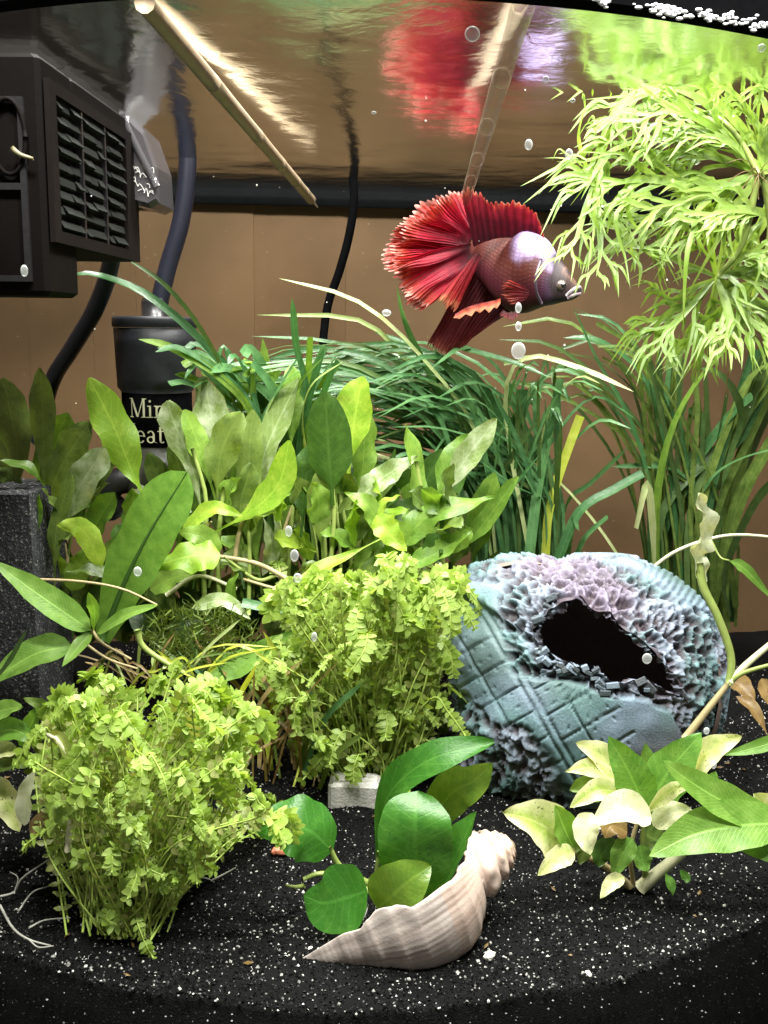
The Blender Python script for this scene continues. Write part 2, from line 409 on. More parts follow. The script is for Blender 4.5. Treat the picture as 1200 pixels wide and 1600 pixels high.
band('bottom_rim', lambda x: yfront(x) - .0075, -.07, -.0330, .0030, M['trim'])
band('back_rim', lambda x: yback(x) + .0052, ZW - .0066, ZW + .004, .0012, M['trim'])
q = MB(); v = [(x, yfront(x), -.06) for x in xs] + [(x, yback(x), -.06) for x in xs]
q.add(v, [(i, i + 1, len(xs) + i + 1, len(xs) + i) for i in range(len(xs) - 1)]); q.build('base_plate', M['trim'], tank)
# ------------------------------------------------------------------ leaf builders
PROF = {
    'ovate': lambda u: max(.02, math.sin(math.pi * min(1, u ** .72)) ** .75) if u < 1 else .0,
    'round': lambda u: max(.03, (1 - abs(2 * u - 1) ** 2.4) ** .6),
    'lance': lambda u: max(.02, math.sin(math.pi * u ** .85) ** 1.15) if u < 1 else 0,
    'spat': lambda u: max(.09, sm(.12, .55, u) * (1 - max(0, (u - .62) / .38) ** 2.6) ** .7),
    'strap': lambda u: min(1, .35 + 3 * u, ((1 - u) * 5) ** .6 + .05),
    'blade': lambda u: min(.75 + .5 * u, 1, ((1 - u) * 7) ** .7 + .04),
    'cut': lambda u: 1 if u < 1 else .96,
    'fern': lambda u: min(1, .3 + 1.6 * u, ((1 - u) * 6) ** .5 + .03),
}
def leaf_geo(p3, w, prof='ovate', n0=(0, -.8, .6), fold=.2, wave=.06, wf=2.5, nu=14, nv=6, twist=0., seed=0, curl=0.):
    c = spline(p3, nu + 1); n0 = Vector(n0).normalized(); f = PROF[prof]; v = []; uv = []
    rr = random.Random(seed); ph = rr.uniform(0, 6.3); ph2 = rr.uniform(0, 6.3)
    for i, p in enumerate(c):
        u = i / nu; t = (c[min(i + 1, nu)] - c[max(i - 1, 0)]).normalized()
        s = t.cross(n0); s = s.normalized() if s.length > 1e-4 else Vector((1, 0, 0)); n = s.cross(t)
        if twist:
            q = Matrix.Rotation(twist * u, 3, t); s = q @ s; n = q @ n
        hw = w * f(u) / 2
        for j in range(nv + 1):
            a = 2 * j / nv - 1
            z = fold * hw * abs(a) ** 1.4 - curl * hw * a * a
            z += wave * w * math.sin(6.283 * wf * u + (ph if a > 0 else ph2)) * abs(a) ** 1.6 * min(1, u * 4)
            e = 1 + (.045 * wave / .06) * math.sin(6.283 * wf * 1.7 * u + (ph2 if a > 0 else ph)) * (1 if abs(a) > .9 else 0)
            v.append(p + s * (hw * a * e) + n * z); uv.append((u, j / nv))
    return v, gridf(nu + 1, nv + 1), uv
seedc = [0]
def P3(pts, y0, y1):
    """digitised pixels -> points, depth running from y0 at the base to y1 at the tip"""
    k = len(pts) - 1
    return [P(q[0], q[1], q[2] if len(q) > 2 else lerp(y0, y1, i / k)) for i, q in enumerate(pts)]
def leaf(par, pts, y0, y1, w, m, prof='ovate', name='leaf', **k):
    seedc[0] += 1
    k.setdefault('seed', seedc[0])
    rr = random.Random(seedc[0] * 7)
    k.setdefault('n0', (rr.uniform(-.3, .3), -.75 + rr.uniform(-.15, .15), .65))
    ym = sum(q[2] for q in pts) / len(pts) if len(pts[0]) > 2 else (y0 + y1) / 2
    v, f, uv = leaf_geo(P3(pts, y0, y1), m_(w, ym), prof, **k)
    return mk(name, v, f, M[m], par, uv)
def stem(par, pts, y0, y1, w, m='stem', name='stem', taper=.7, n=7, k=12):
    q = MB(); ym = (y0 + y1) / 2; r = m_(w, ym) / 2
    q.tube(P3(pts, y0, y1), lambda u: r * lerp(1, taper, u), n, k)
    return q.build(name, M[m], par)

# ------------------------------------------------------------------ filter, heater, hoses, sticks
YF = .25
xr = P(72, 300, YF).x
def zat(py, Y, px=72): return P(px, py, Y).z
ft = thing('internal_filter', 'boxy dark brown filter with a louvred grille hung at the waterline', 'filter', (xr - .04, .29, zat(462, .25)))
q = MB(); zt = ZW - .0008
q.box((xr - .10, .25, zat(462, .25)), (xr - .0004, .2725, zt), .0012); q.build('housing', M['housing'], ft, smooth=False)
q = MB(); q.box((xr - .10, .2727, zat(376, .25)), (xr - .0004, .330, zt), .0012); q.build('pump_chamber', M['housing'], ft, smooth=False)
# grille on the face x = xr : frame bars and three columns of louvres
ga, gb = .2515, .3270; z0, z1 = zat(377, .25), ZW - .009
ztop_a, ztop_b = zat(118, .25), ZW - .003
fr_ = MB()
fr_.box((xr, ga, z0), (xr + .0014, ga + .0045, ztop_a)); fr_.box((xr, gb - .012, z0), (xr + .0014, gb, ztop_a + .0))
fr_.box((xr, ga + .0045, z0), (xr + .0014, gb - .012, z0 + .003)); fr_.box((xr, ga + .0045, ztop_a - .003), (xr + .0014, gb - .012, ztop_a))
fr_.build('grille_frame', M['housing_edge'], ft, smooth=False)
gw = (gb - .012 - ga - .0045) / 3; nr = 9; gh = (ztop_a - z0 - .006) / nr
for ccol in range(3):
    y = ga + .0045 + ccol * gw
    if ccol:
        q = MB(); q.box((xr, y - .0006, z0 + .003), (xr + .0011, y + .0006, ztop_a - .003)); q.build('grille_bar', M['black_plastic'], ft, smooth=False)
    for r_ in range(nr):
        z = z0 + .003 + r_ * gh
        q = MB(); a, b_ = y + .0012, y + gw - .0012; n_ = R.choice((2, 3)); cuts = [a] + sorted(R.uniform(a + .002, b_ - .002) for _ in range(n_ - 1)) + [b_]
        for c0_, c1_ in zip(cuts, cuts[1:]):      # each louvre is cut into short stepped blocks
            t_ = R.uniform(.4, 1.3); dz = R.uniform(-.10, .10) * gh
            q.add([(xr + .0003, c0_, z + gh * .86 + dz), (xr + .0003, c1_, z + gh * .86 + dz), (xr + .0016 * t_, c1_, z + gh * .30 + dz), (xr + .0016 * t_, c0_, z + gh * .30 + dz),
                   (xr + .0002, c0_, z + gh * .18 + dz), (xr + .0002, c1_, z + gh * .18 + dz)], [(0, 1, 2, 3), (3, 2, 5, 4)])
        q.build('louvre', M['louvre'], ft, smooth=False)
# inset door on the front face with an oval finger loop
xa, xb = P(-40, 300, .25).x, P(45, 300, .25).x
za, zb = zat(440, .25, 20), zat(152, .25, 20)
q = MB(); y = .25
for bx_ in (((xa, y - .0012, za), (xb, y, za + .0015)), ((xa, y - .0012, zb - .0015), (xb, y, zb)), ((xb - .0015, y - .0012, za + .0015), (xb, y, zb - .0015)),
            ((xa, y - .0012, zat(292, .25, 20) - .0008), (xb - .0015, y, zat(292, .25, 20) + .0008))): q.box(*bx_)
q.build('door_frame', M['black_plastic'], ft, smooth=False)
q = MB(); cz = zat(215, .25, 18); cx_ = P(16, 215, .25).x
q.tube([(cx_ + .0042 * math.cos(t), y - .0012, cz + .0088 * math.sin(t)) for t in np.linspace(0, 6.283, 33)], .0006, 6); q.build('finger_loop', M['housing'], ft)
q = MB(); q.tube(P3([(18, 232), (32, 242), (52, 248)], .2475, .2480), lambda u: .0008 * (1.1 - u * .6), 6, 8); q.build('latch', plain('latch_tan', (.16, .14, .07)), ft)
# outlet spout of clear grey plastic
sp = MB(); Ya, Yb = .325, .343
prof = [(186, 178), (202, 182), (226, 205), (246, 262), (250, 318), (236, 326), (205, 318), (192, 300), (190, 250)]
fa = [P(a, b_, Ya) for a, b_ in prof]; fb = [Vector((p.x, Yb, p.z)) for p in fa]; k = len(prof)
inset = [p.lerp(sum(fa, Vector()) / k, .12) - Vector((0, .002, 0)) for p in fa]
sp.add(inset + fa + fb, gridf(3, k, True) + [tuple(range(k - 1, -1, -1)), tuple(range(2 * k, 3 * k))]); sp.build('spout', M['clear_plastic'], ft, smooth=False)
sp = MB()
for s_ in range(14):
    a = R.uniform(205, 238); b_ = R.uniform(262, 305)
    sp.tube([P(a, b_, .3225), P(a + R.uniform(2, 7), b_ + R.uniform(-8, 3), .3223), P(a + R.uniform(4, 12), b_ + R.uniform(-2, 9), .3225)], .00012, 4, 6)
sp.build('scratch', plain('scratch_white', (.5, .48, .45)), ft)
q = MB(); q.tube(P3([(190, 180), (215, 232), (246, 292)], .3222, .3222), .0012, 6, 10); q.build('spout_rib', M['clear_plastic'], ft)

def hose(name, label, pts, Y0, Y1, w, m, cat='hose'):
    o = MB(); o.tube(P3(pts, Y0, Y1), m_(w, (Y0 + Y1) / 2) / 2, 12, 28); ob = o.build(name, M[m]); return tag(ob, label, cat)
hose('power_cable', 'thick blue-black hose rising from the heater to the waterline', [(283, 160, .415), (291, 210), (293, 262), (283, 345), (262, 418), (247, 482)], .41, .40, 27, 'hose', 'cable')
hose('flat_cable', 'dark cable curving down below the filter grille to the leaves', [(180, 360), (170, 425), (146, 488), (112, 545), (80, 600), (60, 690)], .36, .42, 26, 'hose', 'cable')
hose('thin_cable', 'thin black cable hanging at the back behind the grass', [(546, 205), (550, 260), (553, 315), (545, 370), (530, 425), (510, 488), (500, 600)], .455, .46, 13, 'trim', 'cable')

YH = .40
def hx(px, py): return P(px, py, YH)
pc = hx(246, 640); hz = lambda py: hx(246, py).z
ht = thing('mini_heater', 'black cylindrical heater marked Mini Heater with a pale printed label', 'heater', (pc.x, YH, hz(800)))
def lathe(name, prof, m, par, n=40, cx=None):
    q = MB(); v = []; cx = pc.x if cx is None else cx
    for r, z in prof:
        for j in range(n):
            th = 6.2832 * j / n; v.append((cx + r * math.cos(th), YH + r * math.sin(th), z))
    q.add(v, gridf(len(prof), n, True) + [tuple(range(n)), tuple((len(prof) - 1) * n + j for j in range(n))]); return q.build(name, m, par)
r1 = m_(65, YH); r2 = m_(60, YH); r3 = m_(54, YH)
lathe('cap_neck', [(m_(20, YH), hz(500)), (m_(20, YH), hz(474)), (m_(18, YH), hz(466))], M['black_plastic'], ht)
lathe('cap', [(r1 * .97, hz(512)), (r1, hz(510)), (r1, hz(499)), (r1 * .98, hz(495)), (r1 * .3, hz(494.5))], M['heater_black'], ht)
lathe('body', [(r3, hz(612)), (r2, hz(604)), (r2, hz(590)), (r1 * .94, hz(572)), (r1 * .955, hz(540)), (r1 * .97, hz(512.5))], M['heater_black'], ht)
lathe('label_band', [(r3 * .93, hz(692)), (r3, hz(690)), (r3, hz(613)), (r3 * .93, hz(611))], M['trim'], ht)
lathe('lower_body', [(r3 * .9, hz(800)), (r3 * .95, hz(760)), (r3 * .95, hz(694))], M['heater_grey'], ht)
for sx in (-1, 1):
    q = MB(); q.tube([(pc.x + sx * r3 * .2, YH + .001, hz(745)), (pc.x + sx * r3 * 1.2, YH - .004, hz(752)), (pc.x + sx * r3 * 1.5, YH - .004, hz(775)), (pc.x + sx * r3 * 1.3, YH, hz(800))], .0058, 10, 14)
    q.build('suction_foot', M['black_plastic'], ht)
# serif lettering: (thick / thin strokes as closed quads and arcs) bent round the label band
def arc(cx, cy, rx, ry, a0, a1, w0, w1, n=14):
    out = []
    for i in range(n):
        A = math.radians(lerp(a0, a1, i / n)); B = math.radians(lerp(a0, a1, (i + 1) / n))
        wa = lerp(w0, w1, abs(math.cos(A))); wb = lerp(w0, w1, abs(math.cos(B)))
        out.append([(cx + rx * math.cos(A), cy + ry * math.sin(A)), (cx + rx * math.cos(B), cy + ry * math.sin(B)),
                    (cx + (rx - wb) * math.cos(B), cy + (ry - wb) * math.sin(B)), (cx + (rx - wa) * math.cos(A), cy + (ry - wa) * math.sin(A))])
    return out
def rc(x0, y0, x1, y1): return [[(x0, y0), (x1, y0), (x1, y1), (x0, y1)]]
def sk(xa, ya, xb, yb, w): return [[(xa, ya), (xa + w, ya), (xb + w, yb), (xb, yb)]]
def ser(x, y, l=.20): return rc(x - l / 2, y - .02, x + l / 2, y + .025)
GL = {
    'M': (.98, rc(.10, 0, .15, 1) + rc(.78, 0, .89, 1) + sk(.08, 1, .42, .03, .12) + sk(.78, 1, .46, .03, .05) + ser(.12, .02, .24) + ser(.84, .02, .28) + ser(.10, .98, .2) + ser(.86, .98, .24)),
    'i': (.36, rc(.13, 0, .23, .62) + ser(.18, .02, .30) + rc(.04, .58, .23, .63) + arc(.18, .86, .065, .065, 0, 360, .065, .065)),
    'n': (.66, rc(.10, 0, .20, .62) + ser(.15, .02, .28) + rc(.02, .58, .2, .63) + arc(.32, .40, .20, .24, 0, 150, .05, .10) + rc(.42, 0, .52, .41) + ser(.47, .02, .28)),
    'H': (.94, rc(.12, 0, .23, 1) + rc(.67, 0, .78, 1) + rc(.23, .48, .67, .53) + ser(.175, .02, .33) + ser(.725, .02, .33) + ser(.175, .98, .33) + ser(.725, .98, .33)),
    'e': (.58, arc(.28, .31, .25, .33, 0, 320, .05, .09, 20) + rc(.06, .33, .52, .375)),
    'a': (.56, arc(.24, .40, .20, .25, 0, 150, .05, .09) + rc(.34, .05, .44, .42) + arc(.24, .17, .21, .18, 40, 330, .045, .085, 16) + sk(.38, .06, .52, .0, .05)),
    't': (.42, rc(.12, .10, .22, .84) + rc(.02, .58, .38, .63) + arc(.26, .14, .14, .16, 180, 320, .05, .09)),
    'r': (.48, rc(.10, 0, .20, .62) + ser(.15, .02, .28) + rc(.02, .58, .2, .63) + arc(.33, .42, .15, .21, 40, 150, .06, .09)),
}
def word(txt, cxp, basep, hpx):
    tot = sum(GL[c][0] for c in txt); x = -tot / 2; q = MB(); s_ = m_(hpx, YH); zb_ = hx(cxp, basep).z
    th0 = math.asin(max(-1, min(1, (hx(cxp, basep).x - pc.x) / r3)))
    for c in txt:
        for poly in GL[c][1]:
            v = []
            for (a, b_) in poly:
                th = th0 + (x + a) * s_ / r3
                v.append((pc.x + math.sin(th) * (r3 + .00035), YH - math.cos(th) * (r3 + .00035), zb_ + b_ * s_))
            q.add(v, [(0, 1, 2, 3)])
        x += GL[c][0]
    return q.build('lettering', M['gold'], ht, smooth=False)
word('Mini', 250, 648, 29); word('Heater', 251, 686, 29)

# sticks just under the surface
def stick(label, pts, cuts, w0, w1, ms, mj, tip):
    a, b_ = [Vector(p) for p in pts]
    o = thing('segmented_stick', label, 'stick', b_)
    for i in range(len(cuts) - 1):
        u0, u1 = cuts[i], cuts[i + 1]; q = MB()
        r = lambda u: lerp(w0, w1, lerp(u0, u1, u)) * (1 + .05 * (abs(2 * u - 1) ** 4))
        q.tube([a.lerp(b_, lerp(u0, u1, t)) for t in np.linspace(0.0, 1, 8)], r, 10, cap=tip); q.build('segment', ms, o)
        if i:
            q = MB(); rr_ = lerp(w0, w1, u0) * 1.07; d = (b_ - a).normalized() * rr_ * .35; c_ = a.lerp(b_, u0)
            q.tube([c_ - d, c_ - d * .5, c_ + d * .5, c_ + d], lambda u: rr_ * (1 - .12 * abs(2 * u - 1)), 10, cap=tip); q.build('joint', mj, o)
    if tip:
        q = MB(); q.tube([b_, b_ + (b_ - a) * .03, b_ + (b_ - a) * .09], lambda u: w1 * .5 * (1 - u * .8), 6); q.build('tip', ms, o)
    return o
def onray(px, py, z):  # point on the pixel's ray at height z
    return G(px, py, z)
A0 = G(226, 4, ZW - .0010); A1 = P(486, 312, .43)
stick('tan bamboo stick with dark joints slanting towards the thin black cable', (A0, A1), [0, .25, .50, .68, .83, .92, 1.0], m_(15, .215), m_(7, .43), M['bamboo'], M['bamboo_joint'], True)
B0 = G(818, 6, ZW - .0012); B1 = P(727, 312, .375)
stick('see-through segmented stick pointing down at the red fish', (B0, B1), [0, .25, .48, .68, .84, 1.0], m_(17, .222), m_(8, .375), M['clear_stick'], M['clear_stick'], False)

# sponge block
q = MB(); nn = 26
c0 = P(-60, 1068, .335); c1 = P(45, 772, .335); v = []
o_sp = thing('sponge_block', 'black speckled sponge block standing at the edge of the leaves', 'sponge', ((c0.x + c1.x) / 2, .35, c0.z))
def subbox(a, b, n):
    v = []; f = []
    for ax in range(3):
        for sd in (0, 1):
            o = len(v)
            for i in range(n + 1):
                for j in range(n + 1):
                    p = [0, 0, 0]; p[ax] = sd; p[(ax + 1) % 3] = i / n; p[(ax + 2) % 3] = j / n
                    v.append([lerp(a[k], b[k], p[k]) for k in range(3)])
            g = gridf(n + 1, n + 1, False, o); f += g if sd else [x[::-1] for x in g]
    return v, f
v, f = subbox((c0.x, .335, min(c0.z, .0)), (c1.x, .37, c1.z), 56); cc = []
mid_ = Vector(((c0.x + c1.x) / 2, .352, (c0.z + c1.z) / 2)); v2 = []
for p in v:
    p = Vector(p); d = noise.noise(p * 900) * .0006 + noise.noise(p * 120) * .0012
    dd = (p - mid_); v2.append(p + dd.normalized() * d)
    g = max(0, noise.noise(p * 1300 + Vector((7, 1, 2)))); cc.append((.014 + .30 * g ** 2, .015 + .30 * g ** 2, .017 + .28 * g ** 2))
mk('foam_body', v2, f, M['sponge'], o_sp)
#@@PART3
# ------------------------------------------------------------------ ornament
HOLE = [(838, 985), (846, 965), (866, 952), (884, 940), (905, 934), (925, 950), (955, 964), (985, 990), (1010, 1012), (1040, 1040), (1056, 1066), (1060, 1087), (1040, 1078), (1018, 1066), (990, 1062), (962, 1070), (944, 1058), (930, 1042), (905, 1040), (880, 1032), (862, 1022), (845, 1006)]
def inpoly(x, y, pl):
    r = False; k = len(pl) - 1
    for i in range(len(pl)):
        (xi, yi), (xj, yj) = pl[i], pl[k]
        if (yi > y) != (yj > y) and x < (xj - xi) * (y - yi) / (yj - yi) + xi: r = not r
        k = i
    return r
def dpoly(x, y, pl):
    d = 1e9
    for i in range(len(pl)):
        (x0, y0), (x1, y1) = pl[i - 1], pl[i]
        dx, dy = x1 - x0, y1 - y0; t = max(0, min(1, ((x - x0) * dx + (y - y0) * dy) / (dx * dx + dy * dy)))
        d = min(d, math.hypot(x - x0 - t * dx, y - y0 - t * dy))
    return d
YO = .338
oc = P(918, 1052, YO)
# silhouette as radius by direction (digitised outline)
OUT = [(1135, 1050), (1128, 1000), (1105, 950), (1070, 915), (1020, 885), (985, 872), (930, 868), (870, 872), (820, 868), (770, 872), (735, 885), (708, 910), (730, 935), (718, 960), (700, 985), (698, 1010), (705, 1060), (712, 1100), (700, 1150), (708, 1200), (742, 1245), (800, 1275), (870, 1284), (950, 1272), (1030, 1240), (1100, 1185), (1132, 1112)]
oa = sorted((math.atan2(-(y - 1052), x - 918), math.hypot(x - 918, y - 1052)) for x, y in OUT)
def orad(a):
    a = (a + math.pi) % (2 * math.pi) - math.pi
    for i in range(len(oa)):
        a0, r0 = oa[i - 1]; a1, r1 = oa[i]
        if i == 0: a0 -= 2 * math.pi
        if a0 <= a <= a1: return lerp(r0, r1, (a - a0) / (a1 - a0 + 1e-9))
    a0, r0 = oa[-1]; a1, r1 = oa[0]; a1 += 2 * math.pi
    return lerp(r0, r1, (a - a0) / (a1 - a0))
orn = thing('cave_ornament', 'hollow round resin cave in weathered teal and pink with a dark opening', 'ornament', (oc.x, oc.y, 0))
ex = Vector((1, 0, 0)); ez = (CR @ Vector((0, 1, 0))).normalized(); ey = ez.cross(ex) * -1   # upright face leaning back
view = (oc - CO).normalized()
ex = view.cross(Vector((0, 0, 1))).normalized(); ez = ex.cross(view).normalized()
px2m = (oc - CO).length / F * 1.0
DEP = .036
OD = (oc - CO).length
def OP(x, y, dep):
    d = ray(x, y); return CO + d * ((OD + dep) / d.dot(view))
def ocol(x, y, p, rough, lev):
    n = noise.noise(p * 55); n2 = noise.noise(p * 25 + Vector((3, 7, 1)))
    teal = Vector((.105, .185, .195)); blue = Vector((.18, .235, .31)); pink = Vector((.20, .105, .13)); grn = Vector((.08, .13, .115))
    c = teal.lerp(blue, sm(-.40, .25, n)).lerp(pink, sm(.10, .48, n2 + .15 * n) * .7).lerp(grn, sm(-.1, -.5, n2) * .8)
    if rough > 0:
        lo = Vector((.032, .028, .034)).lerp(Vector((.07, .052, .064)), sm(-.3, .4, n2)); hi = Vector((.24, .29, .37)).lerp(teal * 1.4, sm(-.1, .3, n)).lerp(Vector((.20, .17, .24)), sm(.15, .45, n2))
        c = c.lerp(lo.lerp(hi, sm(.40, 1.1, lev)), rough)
    return c
nA, nB = 400, 170; v = []; colr = []; px_ = []
L0, L1 = Vector((752, 948)), Vector((905, 1215))            # carved centre line of the band
ld = (L1 - L0).normalized(); ln_ = Vector((-ld.y, ld.x))
for j in range(nB):
    ph = (j / (nB - 1)) ** 0.92 * math.pi * .80
    for i in range(nA):
        a = 2 * math.pi * i / nA
        R0 = orad(a) if ph > .25 else lerp(150, orad(a), sm(0, .25, ph))
        rr_ = math.sin(min(ph, math.pi / 2)) if ph < math.pi / 2 else math.sin(ph) ** .8
        x = 918 + math.cos(a) * R0 * rr_; y = 1052 - math.sin(a) * R0 * rr_
        dep = -math.cos(ph) * DEP
        dh = dpoly(x, y, HOLE) if ph < math.pi / 2 else 200
        ins = inpoly(x, y, HOLE) and ph < math.pi / 2
        p = OP(x, y, dep)
        # how far the rough broken rim reaches: broad above, narrow below-left
        ang = math.atan2(-(y - 1010), x - 945)
        reach = 62 + 34 * sm(.2, .9, math.sin(ang)) - 30 * sm(.1, .9, -math.sin(ang)) + 26 * noise.noise(p * 70)
        if x > 1040: reach += 55 * sm(1040, 1090, x) * sm(930, 985, y)
        rough = 1 - sm(reach - 9, reach + 5, dh)
        # broken flank low on the side
        fl = sm(0, 14, (y - 1075) - (x - 720) * .62 + 22 * noise.noise(p * 90)) * sm(20, -20, x - 835 - (y - 1150) * .55) 
        rough = max(rough, fl) if ph < 1.8 else max(rough, .3)
        if y < 915 and x < 900: rough = max(rough, sm(925, 890, y + 12 * noise.noise(p * 80)))
        pw = p + Vector((noise.noise(p * 150), noise.noise(p * 150 + Vector((4, 9, 2))), noise.noise(p * 150 + Vector((8, 3, 6))))) * .0012
        d1, pts_ = noise.voronoi(pw * 235)
        cell = min(1, (d1[1] - d1[0]) * 2.2)          # 0 on ridges
        d2, _ = noise.voronoi(pw * 470); cell2 = min(1, (d2[1] - d2[0]) * 2.0)
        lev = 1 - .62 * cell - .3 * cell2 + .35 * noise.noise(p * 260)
        disp = rough * (-.0012 + .0046 * (lev - .60) + .0022 * noise.noise(p * 105) + .0004 * noise.noise(p * 520))
        if rough < .98 and ph < 1.7:
            q = Vector((x, y)) - L0; al = q.dot(ld); ac = q.dot(ln_); g = 0
            if -10 < al < 330:
                for c0_, w_ in ((-6, 3.2), (6, 3.2), (-46, 2.6), (52, 2.6)): g = max(g, 1 - min(1, abs(ac - c0_) / w_))
                if 8 < abs(ac) < 110: g = max(g, 1 - min(1, abs(((al + (16 if ac > 0 else 0)) % 44) - 22) / 2.4))
                u_, w_ = (al % 22) - 11, (abs(ac) % 17) - 8.5
                if 10 < abs(ac) < 95 and noise.noise(Vector((al // 22, ac // 17, 2.5))) > -.15: g = max(g, .8 * (1 - min(1, math.hypot(u_, w_) / 3.2)))
            if x > 1000 and y < 1000: g = max(g, .7 * max(0, math.sin((x * .9 + y * .5) * .55)) ** 3)
            disp += (1 - rough) * (.0010 - .0013 * g + .0005 * noise.noise(p * 160))
        nrm = (ex * (math.cos(a) * math.sin(ph)) + ez * (math.sin(a) * math.sin(ph)) + view * -math.cos(ph)).normalized()
        p = p + nrm * disp
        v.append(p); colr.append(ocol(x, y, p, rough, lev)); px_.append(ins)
f = []
for j in range(nB - 1):
    for i in range(nA):
        k = (i + 1) % nA; q = (j * nA + i, (j + 1) * nA + i, (j + 1) * nA + k, j * nA + k)
        if not all(px_[t] for t in q): f.append(q)
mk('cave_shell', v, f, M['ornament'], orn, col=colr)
# thickness of the wall round the opening and the dark inside
loop = []; 
hp = [Vector(h) for h in HOLE]; k = len(hp)
dense = []
for i in range(k):
    for t in range(6): dense.append(hp[i].lerp(hp[(i + 1) % k], t / 6))
v = []; colr = []
for s_ in range(9):
    for (x, y) in dense:
        r_ = math.hypot(x - 918, y - 1052); a = math.atan2(-(y - 1052), x - 918); R0 = orad(a); sn = min(.98, r_ / R0)
        dep = -math.sqrt(1 - sn * sn) * DEP
        sc = 1.035 + .02 * s_ ; cx0, cy0 = 950, 1015
        X = cx0 + (x - cx0) * sc; Y_ = cy0 + (y - cy0) * sc
        p = OP(X, Y_, dep - .0004 + s_ * .0011)
        p += Vector((noise.noise(p * 260), noise.noise(p * 260 + Vector((5, 5, 5))), noise.noise(p * 260 + Vector((9, 1, 4))))) * .0016
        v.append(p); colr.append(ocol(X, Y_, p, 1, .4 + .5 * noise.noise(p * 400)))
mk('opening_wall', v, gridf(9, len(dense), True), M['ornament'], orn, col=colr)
v = []; n1_ = 40; n2_ = 24
for j in range(n2_):
    ph = math.pi * j / (n2_ - 1) * .98 + .02
    for i in range(n1_):
        a = 2 * math.pi * i / n1_; R0 = orad(a) * .9 * math.sin(ph)
        if ph < 1.2: continue
        v.append(oc + ex * (math.cos(a) * R0 * px2m) + ez * (math.sin(a) * R0 * px2m) + view * (-math.cos(ph) * DEP * .92))
rows = len(v) // n1_
mk('inside_wall', v, gridf(rows, n1_, True), plain('cave_inside', (.22, .16, .14), .8, .2), orn)
# blocks and broken struts along the lower lip
for i in range(34):
    t = R.random(); k0 = R.choice([13, 14, 15, 16, 17, 18, 19, 20, 21, 0, 1, 8]); x, y = hp[k0].lerp(hp[(k0 + 1) % k], t)
    dx, dy = R.uniform(-4, 10), (R.uniform(3, 24) if k0 > 10 else R.uniform(-24, -6)); x += dx * .6 - 4; y += dy
    r_ = math.hypot(x - 918, y - 1052); R0 = orad(math.atan2(-(y - 1052), x - 918)); dep = -math.sqrt(max(0, 1 - (r_ / R0) ** 2)) * DEP
    p = OP(x, y, dep - .0006)
    q = MB(); s_ = R.uniform(.0004, .0012); q.box((-s_, -s_, -s_ * .8), (s_ * R.uniform(1, 3.2), s_, s_ * R.uniform(.5, 1.2)), .0002)
    mt = Matrix.Rotation(R.uniform(-.7, .9), 3, 'Y') @ Matrix.Rotation(R.uniform(-.5, .5), 3, 'X')
    vv = [p + mt @ Vector(u) for u in q.v]
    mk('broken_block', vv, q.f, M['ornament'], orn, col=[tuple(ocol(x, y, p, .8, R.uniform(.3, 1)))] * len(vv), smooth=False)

# ------------------------------------------------------------------ conch shell
YS = .236
ap = P(803, 1318, YS + .012); tp = P(452, 1508, YS - .012)
ax = (tp - ap); Ls = ax.length; ax.normalize()
sh = thing('conch_shell', 'pale pinkish conch shell half sunk in black sand holding a leafy plant', 'shell', (ap.lerp(tp, .4).x, YS, 0))
vw = (ap.lerp(tp, .4) - CO).normalized()
e1 = ax.cross(vw).normalized();
if e1.z > 0: e1 = -e1                       # e1 points down-right in the picture
e2 = ax.cross(e1).normalized()
if e2.dot(vw) > 0: e2 = -e2                 # e2 faces the viewer
RP = [(0, 5), (.02, 22), (.05, 34), (.10, 46), (.14, 54), (.19, 62), (.22, 68), (.26, 86), (.30, 105), (.36, 116), (.45, 121), (.52, 119), (.60, 108), (.68, 88), (.76, 66), (.85, 45), (.93, 26), (1.0, 9)]
LIP = [(0, 180), (.10, 180), (.17, 138), (.246, 98), (.34, 88), (.52, 85), (.58, 92), (.64, 96), (.68, 93), (.72, 88), (.79, 93), (1.0, 90)]
def lipdeg(s):
    for (a, ra), (b_, rb) in zip(LIP, LIP[1:]):
        if s <= b_: return lerp(ra, rb, sm(0, 1, (s - a) / (b_ - a)))
    return LIP[-1][1]
def rprof(s):
    s = max(0, min(1, s))
    for (a, ra), (b_, rb) in zip(RP, RP[1:]):
        if s <= b_: return lerp(ra, rb, sm(0, 1, (s - a) / (b_ - a)) * .5 + .5 * (s - a) / (b_ - a))
    return RP[-1][1]
